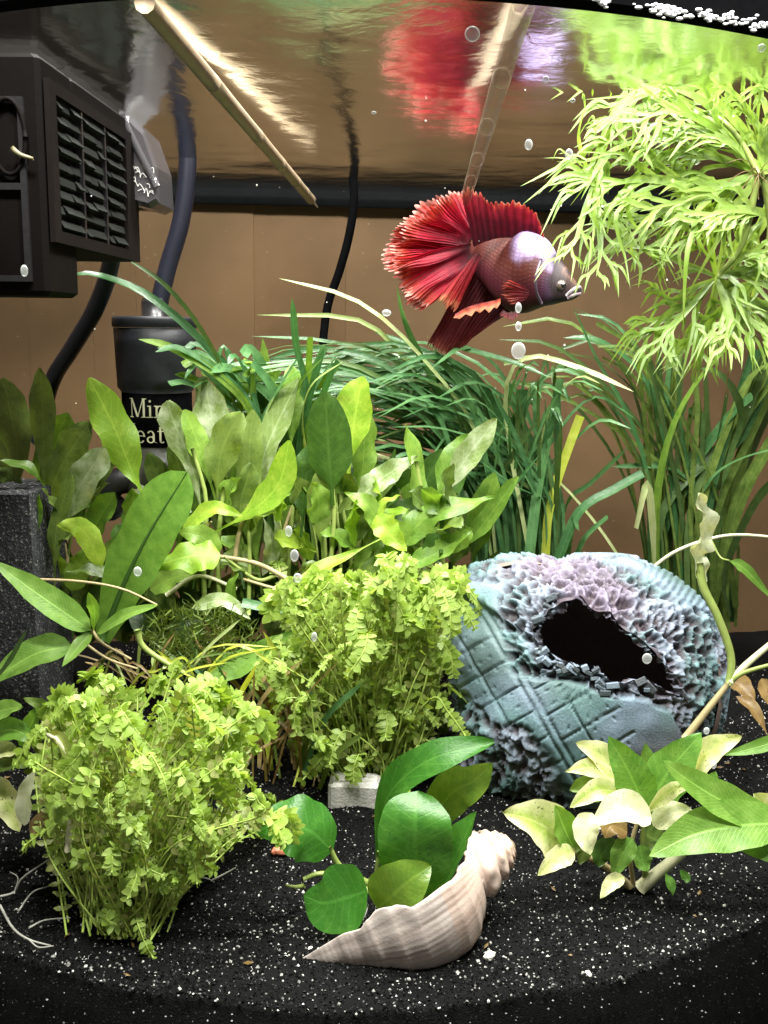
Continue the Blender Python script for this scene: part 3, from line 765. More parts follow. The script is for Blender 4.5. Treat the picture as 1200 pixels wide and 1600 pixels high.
# sutures: positions where whorl k starts, growing geometrically
def whorl(s):    # phase: integer at each suture
    return math.log(max(s, .012) / .205) / math.log(1.72)
nS, nT = 220, 120; v = []; colr = []; keep = []
u1 = m_(1, YS)
for i in range(nS):
    s = (i / (nS - 1)) ** 1.1
    tE = math.radians(lipdeg(s)); tB = math.pi + sm(.09, .22, s) * 2.0 - 2 * math.pi        # kept part runs from the far lip round below to the lip facing us
    for j in range(nT + 1):
        th = lerp(tB, tE, j / nT)                         # th=0 : e1 (down), pi/2 : viewer
        ed = max(sm(.12, 0, j / nT), sm(.88, 1, j / nT)) * sm(.1, .3, s)
        w = whorl(s) + .10 * (th - 1.2) / (2 * math.pi) * 2.2
        r = rprof(s); fr_ = w - math.floor(w)
        if w < 0.02:
            r *= .86 + .17 * math.sin(math.pi * min(1, fr_ * 1.05 + .04)) ** .8 - .08 * (1 - sm(0, .10, fr_)) 
            r *= 1 + .035 * math.sin(th * 9 + s * 20) * sm(.2, .5, fr_) * sm(.9, .6, fr_)
        else: r *= 1.0 - .20 * (1 - sm(0, .16, w)) 
        # spiral cords and growth lines
        r *= 1 + .006 * math.sin(s * 420 * (1 - .4 * s)) * sm(.62, .8, s) + .0016 * math.sin(th * 64 + 6 * s) * sm(.25, .4, s) * sm(.75, .6, s) + .0008 * noise.noise(Vector((s * 40, th * 3, 2)))
        r *= 1 + .05 * ed
        p = ap + ax * (s * Ls) + (e1 * math.cos(th) + e2 * math.sin(th)) * (r * u1)
        v.append(p)
        gl_ = .5 + .5 * math.sin(th * 26 + 10 * s + 4 * noise.noise(Vector((s * 9, th, 1))))
        st = max(0, noise.noise(Vector((s * 1.6, th * 17 + s * 6, 5))))
        base = Vector((.47, .38, .345)).lerp(Vector((.56, .50, .46)), .5 + .5 * noise.noise(Vector((s * 6, th * 1.5, 3))))
        base = base.lerp(Vector((.27, .20, .18)), .75 * sm(.10, .40, st) * sm(.16, .30, s)).lerp(Vector((.50, .36, .26)), .5 * sm(.12, .02, s))
        if s > .66: base = base.lerp(Vector((.36, .28, .25)), .45 * (math.sin(s * 300) > .1) * sm(.66, .72, s))
        if s < .4: base = base.lerp(Vector((.52, .34, .25)), .4)
        colr.append(base)
        keep.append((s, th))
f = []
f = gridf(nS, nT + 1)
so = mk('shell_body', v, f, M['shell'], sh, col=colr)
md = so.modifiers.new('thick', 'SOLIDIFY'); md.thickness = .0011; md.offset = -1
# ------------------------------------------------------------------ fish
YB = .385
fish = thing('betta_fish', 'crimson betta fish with flowing fins and a pale lilac shoulder with painted highlight', 'fish', P(800, 430, YB))
SEC = [(905, 456, 5, 3, .368), (901, 455, 10, 6, .369), (893, 451, 17, 11, .370), (882, 445, 25, 17, .371), (870, 440, 33, 22, .373), (856, 432, 44, 27, .375), (838, 426, 55, 31, .378), (812, 425, 61, 32, .382), (788, 417, 54, 28, .386), (768, 405, 43, 22, .390), (752, 396, 35, 15, .394), (740, 390, 29, 10, .397), (728, 386, 24, 4, .399)]
sv = [(Vector((a, b_, 0)), h_, d_, y_) for a, b_, h_, d_, y_ in SEC]
nS, nT = 72, 40; v = []; uv = []; colr = []
cs = spline([P(a, b_, y_) for a, b_, h_, d_, y_ in SEC], nS)
def itp(k, t):
    q = t * (len(SEC) - 1); i = min(int(q), len(SEC) - 2); q -= i
    l = [SEC[max(0, min(len(SEC) - 1, i + o))][k] for o in (-1, 0, 1, 2)]
    return .5 * (2 * l[1] + (l[2] - l[0]) * q + (2 * l[0] - 5 * l[1] + 4 * l[2] - l[3]) * q * q + (3 * l[1] - l[0] - 3 * l[2] + l[3]) * q ** 3)
upv = Vector((0, 0, 1))
for i in range(nS):
    t = i / (nS - 1); T_ = (cs[min(i + 1, nS - 1)] - cs[max(0, i - 1)]).normalized()
    side = Vector((0, -1, 0)); side = (side - T_ * side.dot(T_)).normalized(); up = Vector((0, 0, 1)); up = (up - T_ * 0 - side * up.dot(side)).normalized()
    up = (up * .9 + (up - T_ * up.dot(T_)) * .1).normalized()
    h_, d_ = m_(itp(2, t), YB), m_(itp(3, t), YB)
    for j in range(nT):
        th = 2 * math.pi * j / nT; a = math.cos(th); b_ = math.sin(th)
        p = cs[i] + up * (h_ * a) + side * (d_ * (abs(b_) ** .85) * (1 if b_ > 0 else -1)); p += up * 0
        v.append(p); uv.append((t * 40, j / nT * 54))
        n = noise.noise(p * 260)
        red = Vector((.045, .007, .006)).lerp(Vector((.085, .019, .012)), .5 + .5 * n); mar = Vector((.045, .006, .011)); head = Vector((.032, .022, .025)).lerp(Vector((.075, .045, .036)), max(0, n + .2)); lil_shine = Vector((.40, .33, .60))
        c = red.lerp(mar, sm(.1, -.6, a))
        c = c.lerp(lil_shine, sm(.62, .54, t) * sm(.28, .36, t) * sm(.05, .65, a + .25 * n + (.45 - t) * 1.0))  # shoulder: iridescent lilac with the bright highlight painted into it
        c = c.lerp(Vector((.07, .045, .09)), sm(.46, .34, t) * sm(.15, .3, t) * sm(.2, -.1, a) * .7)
        c = c.lerp(head, sm(.40, .30, t + .05 * n - .03 * a))
        if t < .26 and a > .55: c = c.lerp(Vector((.14, .075, .05)), .6 * sm(-.2, .4, n))
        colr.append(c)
m, nt, ns, ln, bs, out = mat('fish_scales')
a_ = N(ns, 'ShaderNodeVertexColor'); a_.layer_name = 'Col'
tcu = N(ns, 'ShaderNodeTexCoord').outputs['UV']
vo = N(ns, 'ShaderNodeTexVoronoi'); vo.feature = 'DISTANCE_TO_EDGE'; vo.inputs['Scale'].default_value = 1.0; vo.inputs['Randomness'].default_value = .25; ln.new(tcu, vo.inputs['Vector'])
e_ = rng(ns, ln, vo.outputs['Distance'], 0, .25, .72, 1.06); cc_ = N(ns, 'ShaderNodeCombineColor'); [ln.new(e_, cc_.inputs[i]) for i in range(3)]
ln.new(mixc(ns, ln, 1.0, a_.outputs[0], cc_.outputs[0], 'MULTIPLY'), bs.inputs['Base Color'])
bs.inputs['Roughness'].default_value = .5; bs.inputs['Specular IOR Level'].default_value = .2
bump(ns, ln, vo.outputs['Distance'], .2, .0006, bs)
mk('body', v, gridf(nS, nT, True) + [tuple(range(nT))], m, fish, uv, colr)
# eye, mouth, gill
ep = P(878, 446, .3665) + Vector((0, .0013, 0)); q = MB(); q.ball(ep, m_(8.5, .366), 10, 14); eye = q.build('eye', plain('eye_iris', (.10, .075, .06), .15, .8), fish)
q = MB(); q.ball(ep + Vector((.0004, -.0011, 0)), m_(5, .366), 8, 12); q.build('pupil', plain('pupil', (.004, .004, .005), .08, .9), eye)
q = MB(); q.tube([P(886, 462, .3655), P(896, 453, .364), P(905, 449, .366), P(907, 455, .368)], m_(3.2, .366), 8, 12); q.build('lip', plain('fish_lip', (.24, .20, .21), .35, .6), fish)
q = MB(); q.tube([P(888, 466, .3655), P(897, 461, .364), P(906, 459, .367)], m_(2.8, .366), 8, 10); q.build('lip', plain('fish_lip_low', (.20, .15, .17), .35, .6), fish)
q = MB(); q.tube([P(846, 405, .3622), P(838, 430, .3590), P(838, 455, .3610), P(846, 474, .3655)], m_(2.2, .36), 6, 14); q.build('gill_edge', plain('gill', (.09, .06, .09), .4, .5), fish)
def finmat(name, stops, n, trans=.4, alpha=.95):
    m, nt, ns, ln, bs, out = mat(name)
    tc = N(ns, 'ShaderNodeTexCoord'); s = N(ns, 'ShaderNodeSeparateXYZ'); ln.new(tc.outputs['UV'], s.inputs[0])
    nz = noise_(ns, ln, 350, 3, .6, tc.outputs['Object'])
    vv = math_(ns, ln, 'ADD', s.outputs[1], math_(ns, ln, 'MULTIPLY', math_(ns, ln, 'SUBTRACT', nz, .5), .35))
    col = ramp(ns, ln, vv, stops)
    st = math_(ns, ln, 'SINE', math_(ns, ln, 'MULTIPLY', s.outputs[0], n * 6.283)); g = rng(ns, ln, math_(ns, ln, 'ADD', st, math_(ns, ln, 'MULTIPLY', math_(ns, ln, 'SUBTRACT', nz, .5), 3.)), -1, 1, .62, 1.1)
    cc = N(ns, 'ShaderNodeCombineColor'); [ln.new(g, cc.inputs[i]) for i in range(3)]
    col = mixc(ns, ln, 1.0, col, cc.outputs[0], 'MULTIPLY')
    ln.new(col, bs.inputs['Base Color']); bs.inputs['Roughness'].default_value = .55; bs.inputs['Specular IOR Level'].default_value = .2
    nrm = bump(ns, ln, st, .3, .0005, bs)
    tr = N(ns, 'ShaderNodeBsdfTranslucent'); ln.new(mixc(ns, ln, 1, col, (1.2, .8, .8), 'MULTIPLY'), tr.inputs[0])
    mx = N(ns, 'ShaderNodeMixShader'); mx.inputs[0].default_value = trans; ln.new(bs.outputs[0], mx.inputs[1]); ln.new(tr.outputs[0], mx.inputs[2]); ln.new(mx.outputs[0], out.inputs[0])
    return m
def fin(name, root, edge, yr, ye, rays, m, pleat=3, rag=.05, sag=0, nv=16, per=6, yb=0, pf=None, fold=(0, 1)):
    nu = rays * per + 1; a = spline([Vector((x, y, 0)) for x, y in root], nu); b_ = spline([Vector((x, y, 0)) for x, y in edge], nu); v = []; uv = []
    rr_ = random.Random(len(name) + rays); jit = [rr_.uniform(-1, 1) for _ in range(rays + 2)]
    for i in range(nu):
        s = i / (nu - 1); ph = s * rays; fk = abs((ph % 1) - .5) * 2          # 1 at the ray ends' notch
        ext = 1 + rag * (1 - fk * 1.6) + rag * .7 * jit[int(ph)]
        for j in range(nv + 1):
            t = j / nv; tt = t * lerp(1, ext, t)
            q = a[i].lerp(b_[i], tt); 
            Y = lerp(yr, ye, t) + m_(pleat, YB) * (.35 + .9 * abs(noise.noise(Vector((ph * .45, 3, rays))))) * math.sin(ph * 6.283 * (pf or .5) + 2.2 * noise.noise(Vector((ph * .5, t * .8, len(name))))) * t ** .8 + m_(pleat * 1.5, YB) * noise.noise(Vector((ph * .35, t * 1.8, len(name) + rays))) * t + yb * math.sin(math.pi * s) * t
            Y += m_(fold[0], YB) * math.sin(s * fold[1] * 6.283 + 2.5 * noise.noise(Vector((s * 3, t, rays))) + t * 1.3) * t ** 1.2
            q += Vector((0, sag * math.sin(math.pi * t), 0)) + Vector((noise.noise(Vector((s * 7, t * 2, rays))), noise.noise(Vector((s * 7, t * 2, rays + 5))), 0)) * (fold[0] * .9 * t)
            v.append(P(q.x, q.y, Y)); uv.append((s, t))
    return mk(name, v, gridf(nu, nv + 1), m, fish, uv)
mc = finmat('tail_fin', [(0, (.06, .004, .010)), (.3, (.22, .006, .022)), (.74, (.38, .010, .030)), (.93, (.46, .05, .030)), (1, (.58, .26, .22))], 22)
fin('tail_fin', [(746, 362), (738, 370), (732, 380), (732, 390), (736, 402), (744, 412)], [(742, 304), (716, 302), (688, 306), (660, 318), (640, 336), (622, 358), (610, 380), (604, 402), (612, 424), (628, 446), (634, 468), (662, 484)], .396, .402, 42, mc, 2.6, .05, pf=1.0, per=5, fold=(9, 3.4))
fin('tail_fin', [(740, 366), (734, 374), (732, 386), (736, 398)], [(704, 308), (672, 326), (640, 352), (622, 384), (620, 404)], .392, .386, 26, mc, 2.4, .07, pf=1.0, per=5, fold=(9, 2.6))
fin('tail_fin', [(736, 380), (734, 390), (738, 400), (744, 408)], [(616, 402), (622, 426), (640, 462), (668, 478)], .389, .378, 22, mc, 2.2, .05, pf=1.0, per=5, fold=(10, 2.2))
md_ = finmat('dorsal_fin', [(0, (.035, .004, .009)), (.45, (.075, .005, .013)), (.85, (.24, .012, .026)), (.96, (.42, .06, .035)), (1, (.55, .25, .18))], 12)
fin('dorsal_fin', [(856, 388), (832, 376), (804, 372), (780, 372), (758, 378), (740, 386)], [(850, 370), (836, 332), (806, 318), (772, 319), (748, 303), (722, 303)], .380, .376, 20, md_, 2, .07, pf=1.0, per=5, fold=(5, 1.6))
ma = finmat('anal_fin', [(0, (.04, .003, .006)), (.5, (.065, .006, .009)), (.85, (.095, .010, .011)), (1, (.14, .03, .02))], 16)
fin('anal_fin', [(744, 398), (756, 422), (770, 445), (786, 468), (800, 486)], [(668, 536), (682, 546), (700, 549), (722, 542), (748, 520)], .390, .392, 22, ma, 1.6, .03, pf=1.0, per=5, fold=(4, 1.4))
mr = finmat('lower_tail', [(0, (.08, .004, .010)), (.4, (.26, .007, .016)), (.85, (.36, .018, .02)), (1, (.5, .16, .08))], 9)
fin('tail_lobe', [(752, 400), (748, 396), (742, 396)], [(714, 484), (700, 476), (684, 468)], .384, .380, 12, mr, 1.5, .06, pf=1.0, per=5, fold=(4, 1))
mv = finmat('ventral_fin', [(0, (.22, .02, .018)), (.5, (.42, .07, .03)), (1, (.55, .2, .1))], 5)
fin('ventral_fin', [(782, 466), (770, 470), (750, 474), (730, 480), (712, 490)], [(782, 476), (768, 484), (750, 486), (732, 492), (708, 498)], .367, .366, 5, mv, 1.5, .30, nv=6)
fin('ventral_fin', [(808, 484), (800, 488), (792, 488), (786, 484)], [(812, 492), (800, 500), (790, 496), (780, 492)], .372, .370, 5, ma, 2, .3, nv=6)
mp_ = finmat('pectoral_fin', [(0, (.06, .005, .009)), (.6, (.12, .012, .014)), (1, (.22, .05, .035))], 8, .45)
fin('pectoral_fin', [(826, 452), (826, 460), (822, 468)], [(794, 436), (788, 456), (800, 476)], .3610, .3555, 9, mp_, 4, .14, nv=10)
#@@PART4
# ------------------------------------------------------------------ ribbon grass
U = R.uniform
def blade(par, pts, y0, y1, w, m='val', prof='blade', **k):
    k.setdefault('nu', 12); k.setdefault('nv', 2); k.setdefault('fold', .28); k.setdefault('wave', .02); k.setdefault('twist', R.uniform(-.7, .7))
    k.setdefault('n0', (R.uniform(-.5, .5), -.7, .7))
    return leaf(par, pts, y0, y1, w, m, prof, name='blade', **k)
ga_ = thing('ribbon_grass', 'dense clump of dark green ribbon grass arching over from behind the stone cave', 'grass plant', (P(820, 880, .435).x, .435, .01))
for i in range(190):
    bx, by = U(740, 885), U(862, 900); tx = U(430, 780) if i % 3 == 0 else U(330, 640); ay = U(535, 620) + (U(0, 150) if i % 2 == 0 else 0) + max(0, tx - 650) * .12
    if i > 170: tx = U(820, 1010); ay = U(560, 660)
    ty = ay + U(-5, 40) + max(0, 560 - tx) * U(-.15, .25)
    y0 = U(.42, .455); y1 = U(.375, .44)
    blade(ga_, [(bx, by), (lerp(bx, tx, .04), U(730, 790)), (lerp(bx, tx, U(.26, .36)), lerp(by, ay, .82)), (lerp(bx, tx, .66), ay), (tx, ty)], y0, y1, U(4, 8.5), R.choice(('val', 'val', 'val', 'val_dark', 'val')) if i % 14 else 'val_pale')
for pts, w, m, pr in (
    ([(805, 880), (803, 770), (806, 690), (815, 608)], 20, 'val', 'cut'), ([(826, 880), (840, 770), (856, 690), (877, 592)], 17, 'val', 'cut'),
    ([(852, 880), (858, 800), (880, 725), (907, 650)], 14, 'val_yellow', 'cut'), ([(790, 880), (780, 700), (720, 590), (640, 540), (585, 520)], 10, 'val', 'blade'),
    ([(775, 880), (750, 690), (660, 560), (560, 472), (436, 435)], 8, 'val_pale', 'blade'), ([(770, 880), (730, 690), (640, 570), (560, 500), (400, 492)], 7, 'val_pale', 'blade'),
    ([(760, 880), (700, 650), (640, 520), (620, 445)], 11, 'val', 'blade'), ([(870, 880), (905, 800), (960, 765), (1005, 740)], 15, 'val', 'cut'),
    ([(884, 884), (889, 840), (896, 812), (900, 826)], 13, 'val', 'cut'), ([(895, 884), (915, 840), (950, 808)], 10, 'val', 'cut'),
    ([(790, 880), (740, 640), (680, 545), (780, 560), (860, 590)], 11, 'val', 'blade'), ([(745, 880), (690, 660), (600, 570), (500, 545), (420, 560)], 10, 'val', 'blade'),
    ([(830, 880), (790, 640), (820, 560), (905, 575), (990, 612)], 9, 'val_pale', 'blade')):
    blade(ga_, pts, U(.40, .43), U(.38, .42), w, m, pr)
for i in range(60):     # the upright fan at the foot of the clump
    bx = U(735, 880); tx = bx - U(-20, 150) * (1 if i % 6 else -.8); ty = U(575, 720)
    blade(ga_, [(bx, 890), (lerp(bx, tx, .1), 790), (lerp(bx, tx, .45), lerp(890, ty, .7)), (tx, ty)], U(.415, .44), U(.39, .42), U(5, 9), R.choice(('val', 'val', 'val_dark')))
gb_ = thing('ribbon_grass', 'olive ribbon grass standing upright between the stone cave and the glass', 'grass plant', (P(1090, 960, .45).x, .45, .01))
for i in range(64):
    bx, by = U(1020, 1150), U(945, 985); k = (0, 1, 0, 3, 2)[i % 5]
    if k == 0:   # arching across towards the fish
        tx = U(760, 980); ay = U(480, 620); pts = [(bx, by), (bx - U(5, 30), 800), (lerp(bx, tx, .35), lerp(by, ay, .72)), (lerp(bx, tx, .7), ay + 20), (tx, ay + U(-20, 30))]; w = U(4, 8)
    elif k == 3:
        tx = U(1150, 1260); pts = [(bx, by), (bx + U(0, 30), 800), (lerp(bx, tx, .6), U(600, 700)), (tx, U(480, 640))]; w = U(9, 17)
    else:
        tx = bx + U(-70, 50); pts = [(bx, by), (bx + U(-15, 10), 800), (lerp(bx, tx, .6), 670), (tx, U(520, 640))]; w = U(6, 14)
    blade(gb_, pts, U(.44, .47), U(.42, .455), w, R.choice(('val_dark', 'val_dark', 'val', 'olive', 'olive')), R.choice(('blade', 'cut')))
for pts, w, m, pr in (
    ([(1026, 960), (1026, 800), (1045, 690), (1085, 605), (1140, 542)], 15, 'mid', 'cut'), ([(1030, 960), (1020, 840), (1010, 757), (992, 825)], 15, 'val_pale', 'cut'),
    ([(1110, 790), (1060, 737), (1010, 728), (956, 729)], 8, 'val', 'blade'), ([(1108, 960), (1150, 800), (1190, 720), (1240, 640)], 24, 'olive', 'blade'),
    ([(1105, 960), (1135, 740), (1160, 650), (1130, 590), (1090, 575)], 12, 'val_dark', 'blade'), ([(1090, 780), (1120, 740), (1165, 715), (1230, 698)], 9, 'val', 'blade'),
    ([(1140, 965), (1130, 900), (1170, 800), (1215, 740)], 14, 'val_dark', 'blade'), ([(1060, 960), (1050, 760), (1010, 600), (940, 535), (880, 528)], 12, 'val', 'blade'),
    ([(1050, 960), (1000, 700), (930, 560), (895, 480)], 13, 'val', 'blade'), ([(1010, 960), (960, 860), (890, 770), (830, 720)], 6, 'val_pale', 'blade')):
    blade(gb_, pts, .445, U(.40, .44), w, m, pr)
gc_ = thing('ribbon_grass', 'tuft of bright ribbon grass leaning over the heater with two long bent blades', 'grass plant', (P(430, 800, .39).x, .39, .0))
for i in range(34):
    bx = U(385, 500); tx = bx - U(10, 175); ay = U(535, 600)
    pts = [(bx, U(800, 850)), (bx - 5, 690), (lerp(bx, tx, .4), lerp(700, ay, .7)), (lerp(bx, tx, .8), ay), (tx, ay + U(-12, 30))]
    if i % 3 == 0: tx = bx + U(-30, 90); pts = [(bx, 830), (bx, 700), (lerp(bx, tx, .5), 610), (tx, U(520, 590))]
    blade(gc_, pts, U(.385, .405), U(.36, .39), U(9, 17), R.choice(('val', 'val', 'mid')), R.choice(('blade', 'cut')))
for pts, w, m in (([(480, 830), (425, 690), (340, 560), (250, 475), (180, 438), (120, 430), (101, 468)], 13, 'val'), ([(420, 800), (370, 640), (330, 540), (265, 452), (185, 396)], 7, 'val_dark'),
                  ([(440, 820), (400, 660), (345, 590), (270, 545), (216, 530)], 13, 'mid'), ([(450, 820), (400, 650), (340, 580), (280, 545), (243, 550)], 12, 'val'),
                  ([(490, 750), (474, 665), (486, 605), (535, 566)], 11, 'val_pale'), ([(500, 800), (480, 620), (462, 540), (456, 466)], 13, 'val')):
    blade(gc_, pts, .385, .352, w, m, 'blade', nu=18)

# ------------------------------------------------------------------ broad-leaf plants
def plant(name, label, cat, px, py, Y, group=None):
    p = P(px, py, Y); return thing(name, label, cat, (p.x, p.y, max(0, p.z)), group)
def bunch(par, L, dy=0):
    for t in L:
        pts, y0, y1, w, m = t[:5]; k = dict(t[5]) if len(t) > 5 else {}
        k.setdefault('prof', 'spat'); k.setdefault('twist', R.uniform(-.7, .7)); k.setdefault('curl', R.uniform(-.1, .35)); k.setdefault('wave', U(.06, .13)); k.setdefault('fold', .22); k.setdefault('nu', 16)
        leaf(par, pts, y0 + dy, y1 + dy, w * .9, m, **k)
GRP = 'broad-leaved plants'
p1_ = plant('broad_leaf_plant', 'olive broad-leaved plant behind the black sponge block', 'aquatic plant', 70, 960, .37, GRP)
bunch(p1_, [
    ([(28, 800), (25, 685), (5, 590)], .36, .36, 60, 'olive'), ([(70, 800), (67, 670), (62, 575)], .355, .355, 46, 'olive'), ([(20, 800), (5, 720), (-25, 640)], .38, .38, 60, 'olive'),
    ([(55, 820), (75, 730), (105, 645)], .365, .36, 66, 'mid'), ([(60, 830), (90, 740), (140, 660)], .36, .35, 70, 'olive'), ([(90, 860), (120, 770), (165, 700)], .352, .345, 62, 'pale'),
    ([(100, 870), (140, 760), (185, 690)], .37, .37, 46, 'olive'), ([(70, 760), (45, 730), (0, 720)], .35, .345, 28, 'mid'), ([(40, 800), (20, 750), (-20, 735)], .36, .36, 30, 'olive'),
    ([(85, 930), (88, 830), (112, 740)], .345, .343, 34, 'olive'), ([(50, 900), (48, 830), (62, 772)], .345, .342, 34, 'mid'), ([(160, 885), (130, 828), (88, 820)], .335, .33, 42, 'bright', {'prof': 'ovate'}),
    ([(120, 890), (150, 820), (180, 770)], .36, .355, 50, 'mid'), ([(190, 900), (200, 850), (180, 820)], .35, .35, 50, 'dark', {'prof': 'round'}), ([(200, 910), (150, 890), (104, 894)], .34, .335, 30, 'olive', {'prof': 'ovate'}),
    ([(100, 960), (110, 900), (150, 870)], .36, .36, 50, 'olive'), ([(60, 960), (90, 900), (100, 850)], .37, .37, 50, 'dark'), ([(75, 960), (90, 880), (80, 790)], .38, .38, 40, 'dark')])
for i in range(10): stem(p1_, [(U(40, 110), 980), (U(40, 120), 880), (U(30, 130), 780)], .365, .37, U(5, 9), R.choice(('stem', 'stem_tan')))
p2_ = plant('broad_leaf_plant', 'broad-leaved plant with one tall bright leaf covering the heater label', 'aquatic plant', 300, 950, .37, GRP)
bunch(p2_, [
    ([(236, 800), (206, 735), (180, 670), (140, 590)], .352, .350, 66, 'bright', {'wave': .10, 'nu': 22}), ([(325, 860), (300, 730), (272, 660), (262, 626)], .36, .355, 50, 'pale', {'wave': .12}),
    ([(340, 790), (312, 700), (288, 640)], .358, .355, 44, 'mid'), ([(345, 800), (338, 690), (318, 588)], .365, .37, 68, 'pale', {'wave': .14}), ([(338, 800), (345, 710), (376, 644)], .355, .350, 62, 'olive', {'wave': .10}),
    ([(388, 850), (388, 740), (395, 640)], .36, .362, 48, 'olive'), ([(390, 860), (410, 720), (468, 590)], .365, .37, 62, 'pale', {'wave': .08}), ([(380, 860), (376, 790), (394, 724)], .352, .350, 48, 'olive'),
    ([(452, 720), (458, 640), (456, 570)], .375, .38, 44, 'mid'), ([(330, 835), (390, 800), (436, 755), (452, 688)], .348, .345, 52, 'bright', {'wave': .05}), ([(470, 840), (476, 760), (492, 690)], .355, .36, 62, 'dark'),
    ([(285, 832), (330, 795), (380, 806)], .345, .342, 30, 'bright', {'prof': 'ovate'}), ([(345, 868), (300, 868), (240, 884)], .338, .332, 66, 'bright', {'prof': 'ovate', 'fold': .1}),
    ([(335, 872), (318, 840), (278, 830)], .343, .340, 46, 'mid', {'prof': 'ovate'}), ([(410, 900), (425, 860), (410, 805)], .36, .358, 30, 'pale', {'prof': 'lance'}), ([(440, 900), (438, 850), (428, 800)], .36, .358, 24, 'pale', {'prof': 'lance'}),
    ([(365, 960), (362, 920), (372, 895)], .345, .344, 24, 'mid', {'prof': 'ovate'}), ([(300, 800), (220, 775), (205, 765)], .37, .368, 40, 'pale', {'prof': 'ovate'})])
for i in range(34):
    x = U(230, 480); leaf(p2_, [(x + U(-40, 40), U(860, 940)), (x, U(760, 830)), (x + U(-50, 50), U(680, 760))], U(.375, .40), U(.375, .41), U(32, 60), R.choice(('olive', 'dark', 'olive', 'mid')), 'spat', wave=.08)
for pts, w, m in (([(365, 900), (372, 840), (388, 790)], 9, 'stem_tan'), ([(320, 960), (318, 870), (322, 780), (300, 700)], 9, 'stem'), ([(450, 905), (400, 880), (335, 868)], 9, 'stem_tan'), ([(430, 900), (400, 905), (350, 870)], 7, 'stem'),
                  ([(300, 880), (310, 845), (330, 815)], 6, 'stem_tan'), ([(345, 960), (340, 860), (350, 760)], 10, 'stem'), ([(388, 960), (390, 880), (388, 800)], 8, 'stem'), ([(470, 900), (440, 920), (380, 905)], 7, 'stem_tan'), ([(260, 930), (310, 900), (370, 920)], 8, 'stem_pale')):
    stem(p2_, pts, .352, .350, w, m)
p3_ = plant('broad_leaf_plant', 'broad-leaved plant with a round dark leaf and a glowing yellow-green leaf', 'aquatic plant', 560, 900, .37, GRP)
bunch(p3_, [
    ([(520, 790), (515, 720), (508, 612)], .35, .348, 84, 'dark', {'prof': 'spat', 'wave': .02, 'fold': .1}), ([(545, 740), (552, 670), (566, 588)], .36, .365, 74, 'bright', {'wave': .05}), ([(560, 800), (568, 720), (572, 640)], .37, .37, 46, 'mid'),
    ([(505, 880), (500, 800), (498, 735)], .352, .352, 48, 'olive'), ([(660, 830), (652, 750), (634, 662)], .36, .362, 38, 'mid'), ([(560, 780), (600, 745), (652, 712)], .36, .36, 46, 'pale', {'prof': 'ovate', 'wave': .12}),
    ([(680, 800), (700, 735), (738, 678)], .365, .37, 50, 'mid'), ([(676, 800), (722, 725), (776, 654)], .36, .357, 44, 'pale', {'wave': .09}), ([(595, 830), (575, 790), (537, 770)], .352, .35, 36, 'mid', {'prof': 'ovate'}),
    ([(580, 820), (600, 785), (626, 774)], .352, .35, 22, 'bright', {'prof': 'ovate'}), ([(588, 805), (606, 830), (636, 862)], .348, .345, 46, 'bright', {'prof': 'ovate'}), ([(625, 850), (680, 800), (776, 778)], .352, .35, 58, 'mid', {'prof': 'ovate'}),
    ([(636, 885), (690, 860), (738, 826)], .345, .343, 42, 'mid', {'prof': 'ovate', 'fold': .3}), ([(600, 820), (650, 800), (720, 785)], .37, .37, 60, 'dark', {'prof': 'ovate'}), ([(595, 842), (520, 880), (468, 905)], .342, .335, 30, 'bright', {'prof': 'spat', 'fold': .4}),
    ([(690, 860), (690, 830), (712, 810)], .36, .36, 28, 'mid', {'prof': 'ovate'}), ([(540, 860), (560, 830), (556, 780)], .36, .36, 36, 'olive')])
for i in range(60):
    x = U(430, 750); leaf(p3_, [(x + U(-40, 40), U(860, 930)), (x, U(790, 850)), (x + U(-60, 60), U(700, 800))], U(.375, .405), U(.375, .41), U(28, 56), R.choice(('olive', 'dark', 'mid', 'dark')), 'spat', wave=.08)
for i in range(18): x = U(430, 700); stem(p3_, [(x, 940), (x + U(-10, 10), 860), (x + U(-25, 25), 770)], .37, .375, U(5, 9), R.choice(('stem', 'stem', 'stem_tan')))
stem(p3_, [(515, 900), (522, 800), (515, 720)], .352, .351, 8); stem(p3_, [(655, 860), (660, 790), (650, 720)], .362, .362, 11)
for i in range(38):      # crowded lower leaves, turned every way
    x, y = U(330, 740), U(790, 900); a = U(-2.9, -.2); L = U(45, 85); Y = U(.345, .372)
    leaf(p3_ if x > 500 else p2_, [(x, y), (x + math.cos(a) * L * .5, y + math.sin(a) * L * .5 - 6), (x + math.cos(a + U(-.4, .4)) * L, y + math.sin(a) * L)], Y, Y - U(0, .012), U(26, 48), R.choice(('mid', 'bright', 'mid', 'olive', 'dark', 'mid', 'olive')), R.choice(('ovate', 'spat', 'lance')), wave=.1, fold=U(.1, .5), n0=(U(-.7, .7), U(-.9, -.3), U(.2, .9)))
for i in range(16):
    x, y = U(60, 260), U(800, 930); a = U(-2.9, -.2); L = U(45, 80); Y = U(.345, .37)
    leaf(p1_, [(x, y), (x + math.cos(a) * L * .5, y + math.sin(a) * L * .5 - 6), (x + math.cos(a) * L, y + math.sin(a) * L)], Y, Y - U(0, .012), U(24, 46), R.choice(('mid', 'olive', 'mid', 'dark')), 'ovate', wave=.1, fold=U(.1, .5), n0=(U(-.7, .7), U(-.9, -.3), U(.2, .9)))
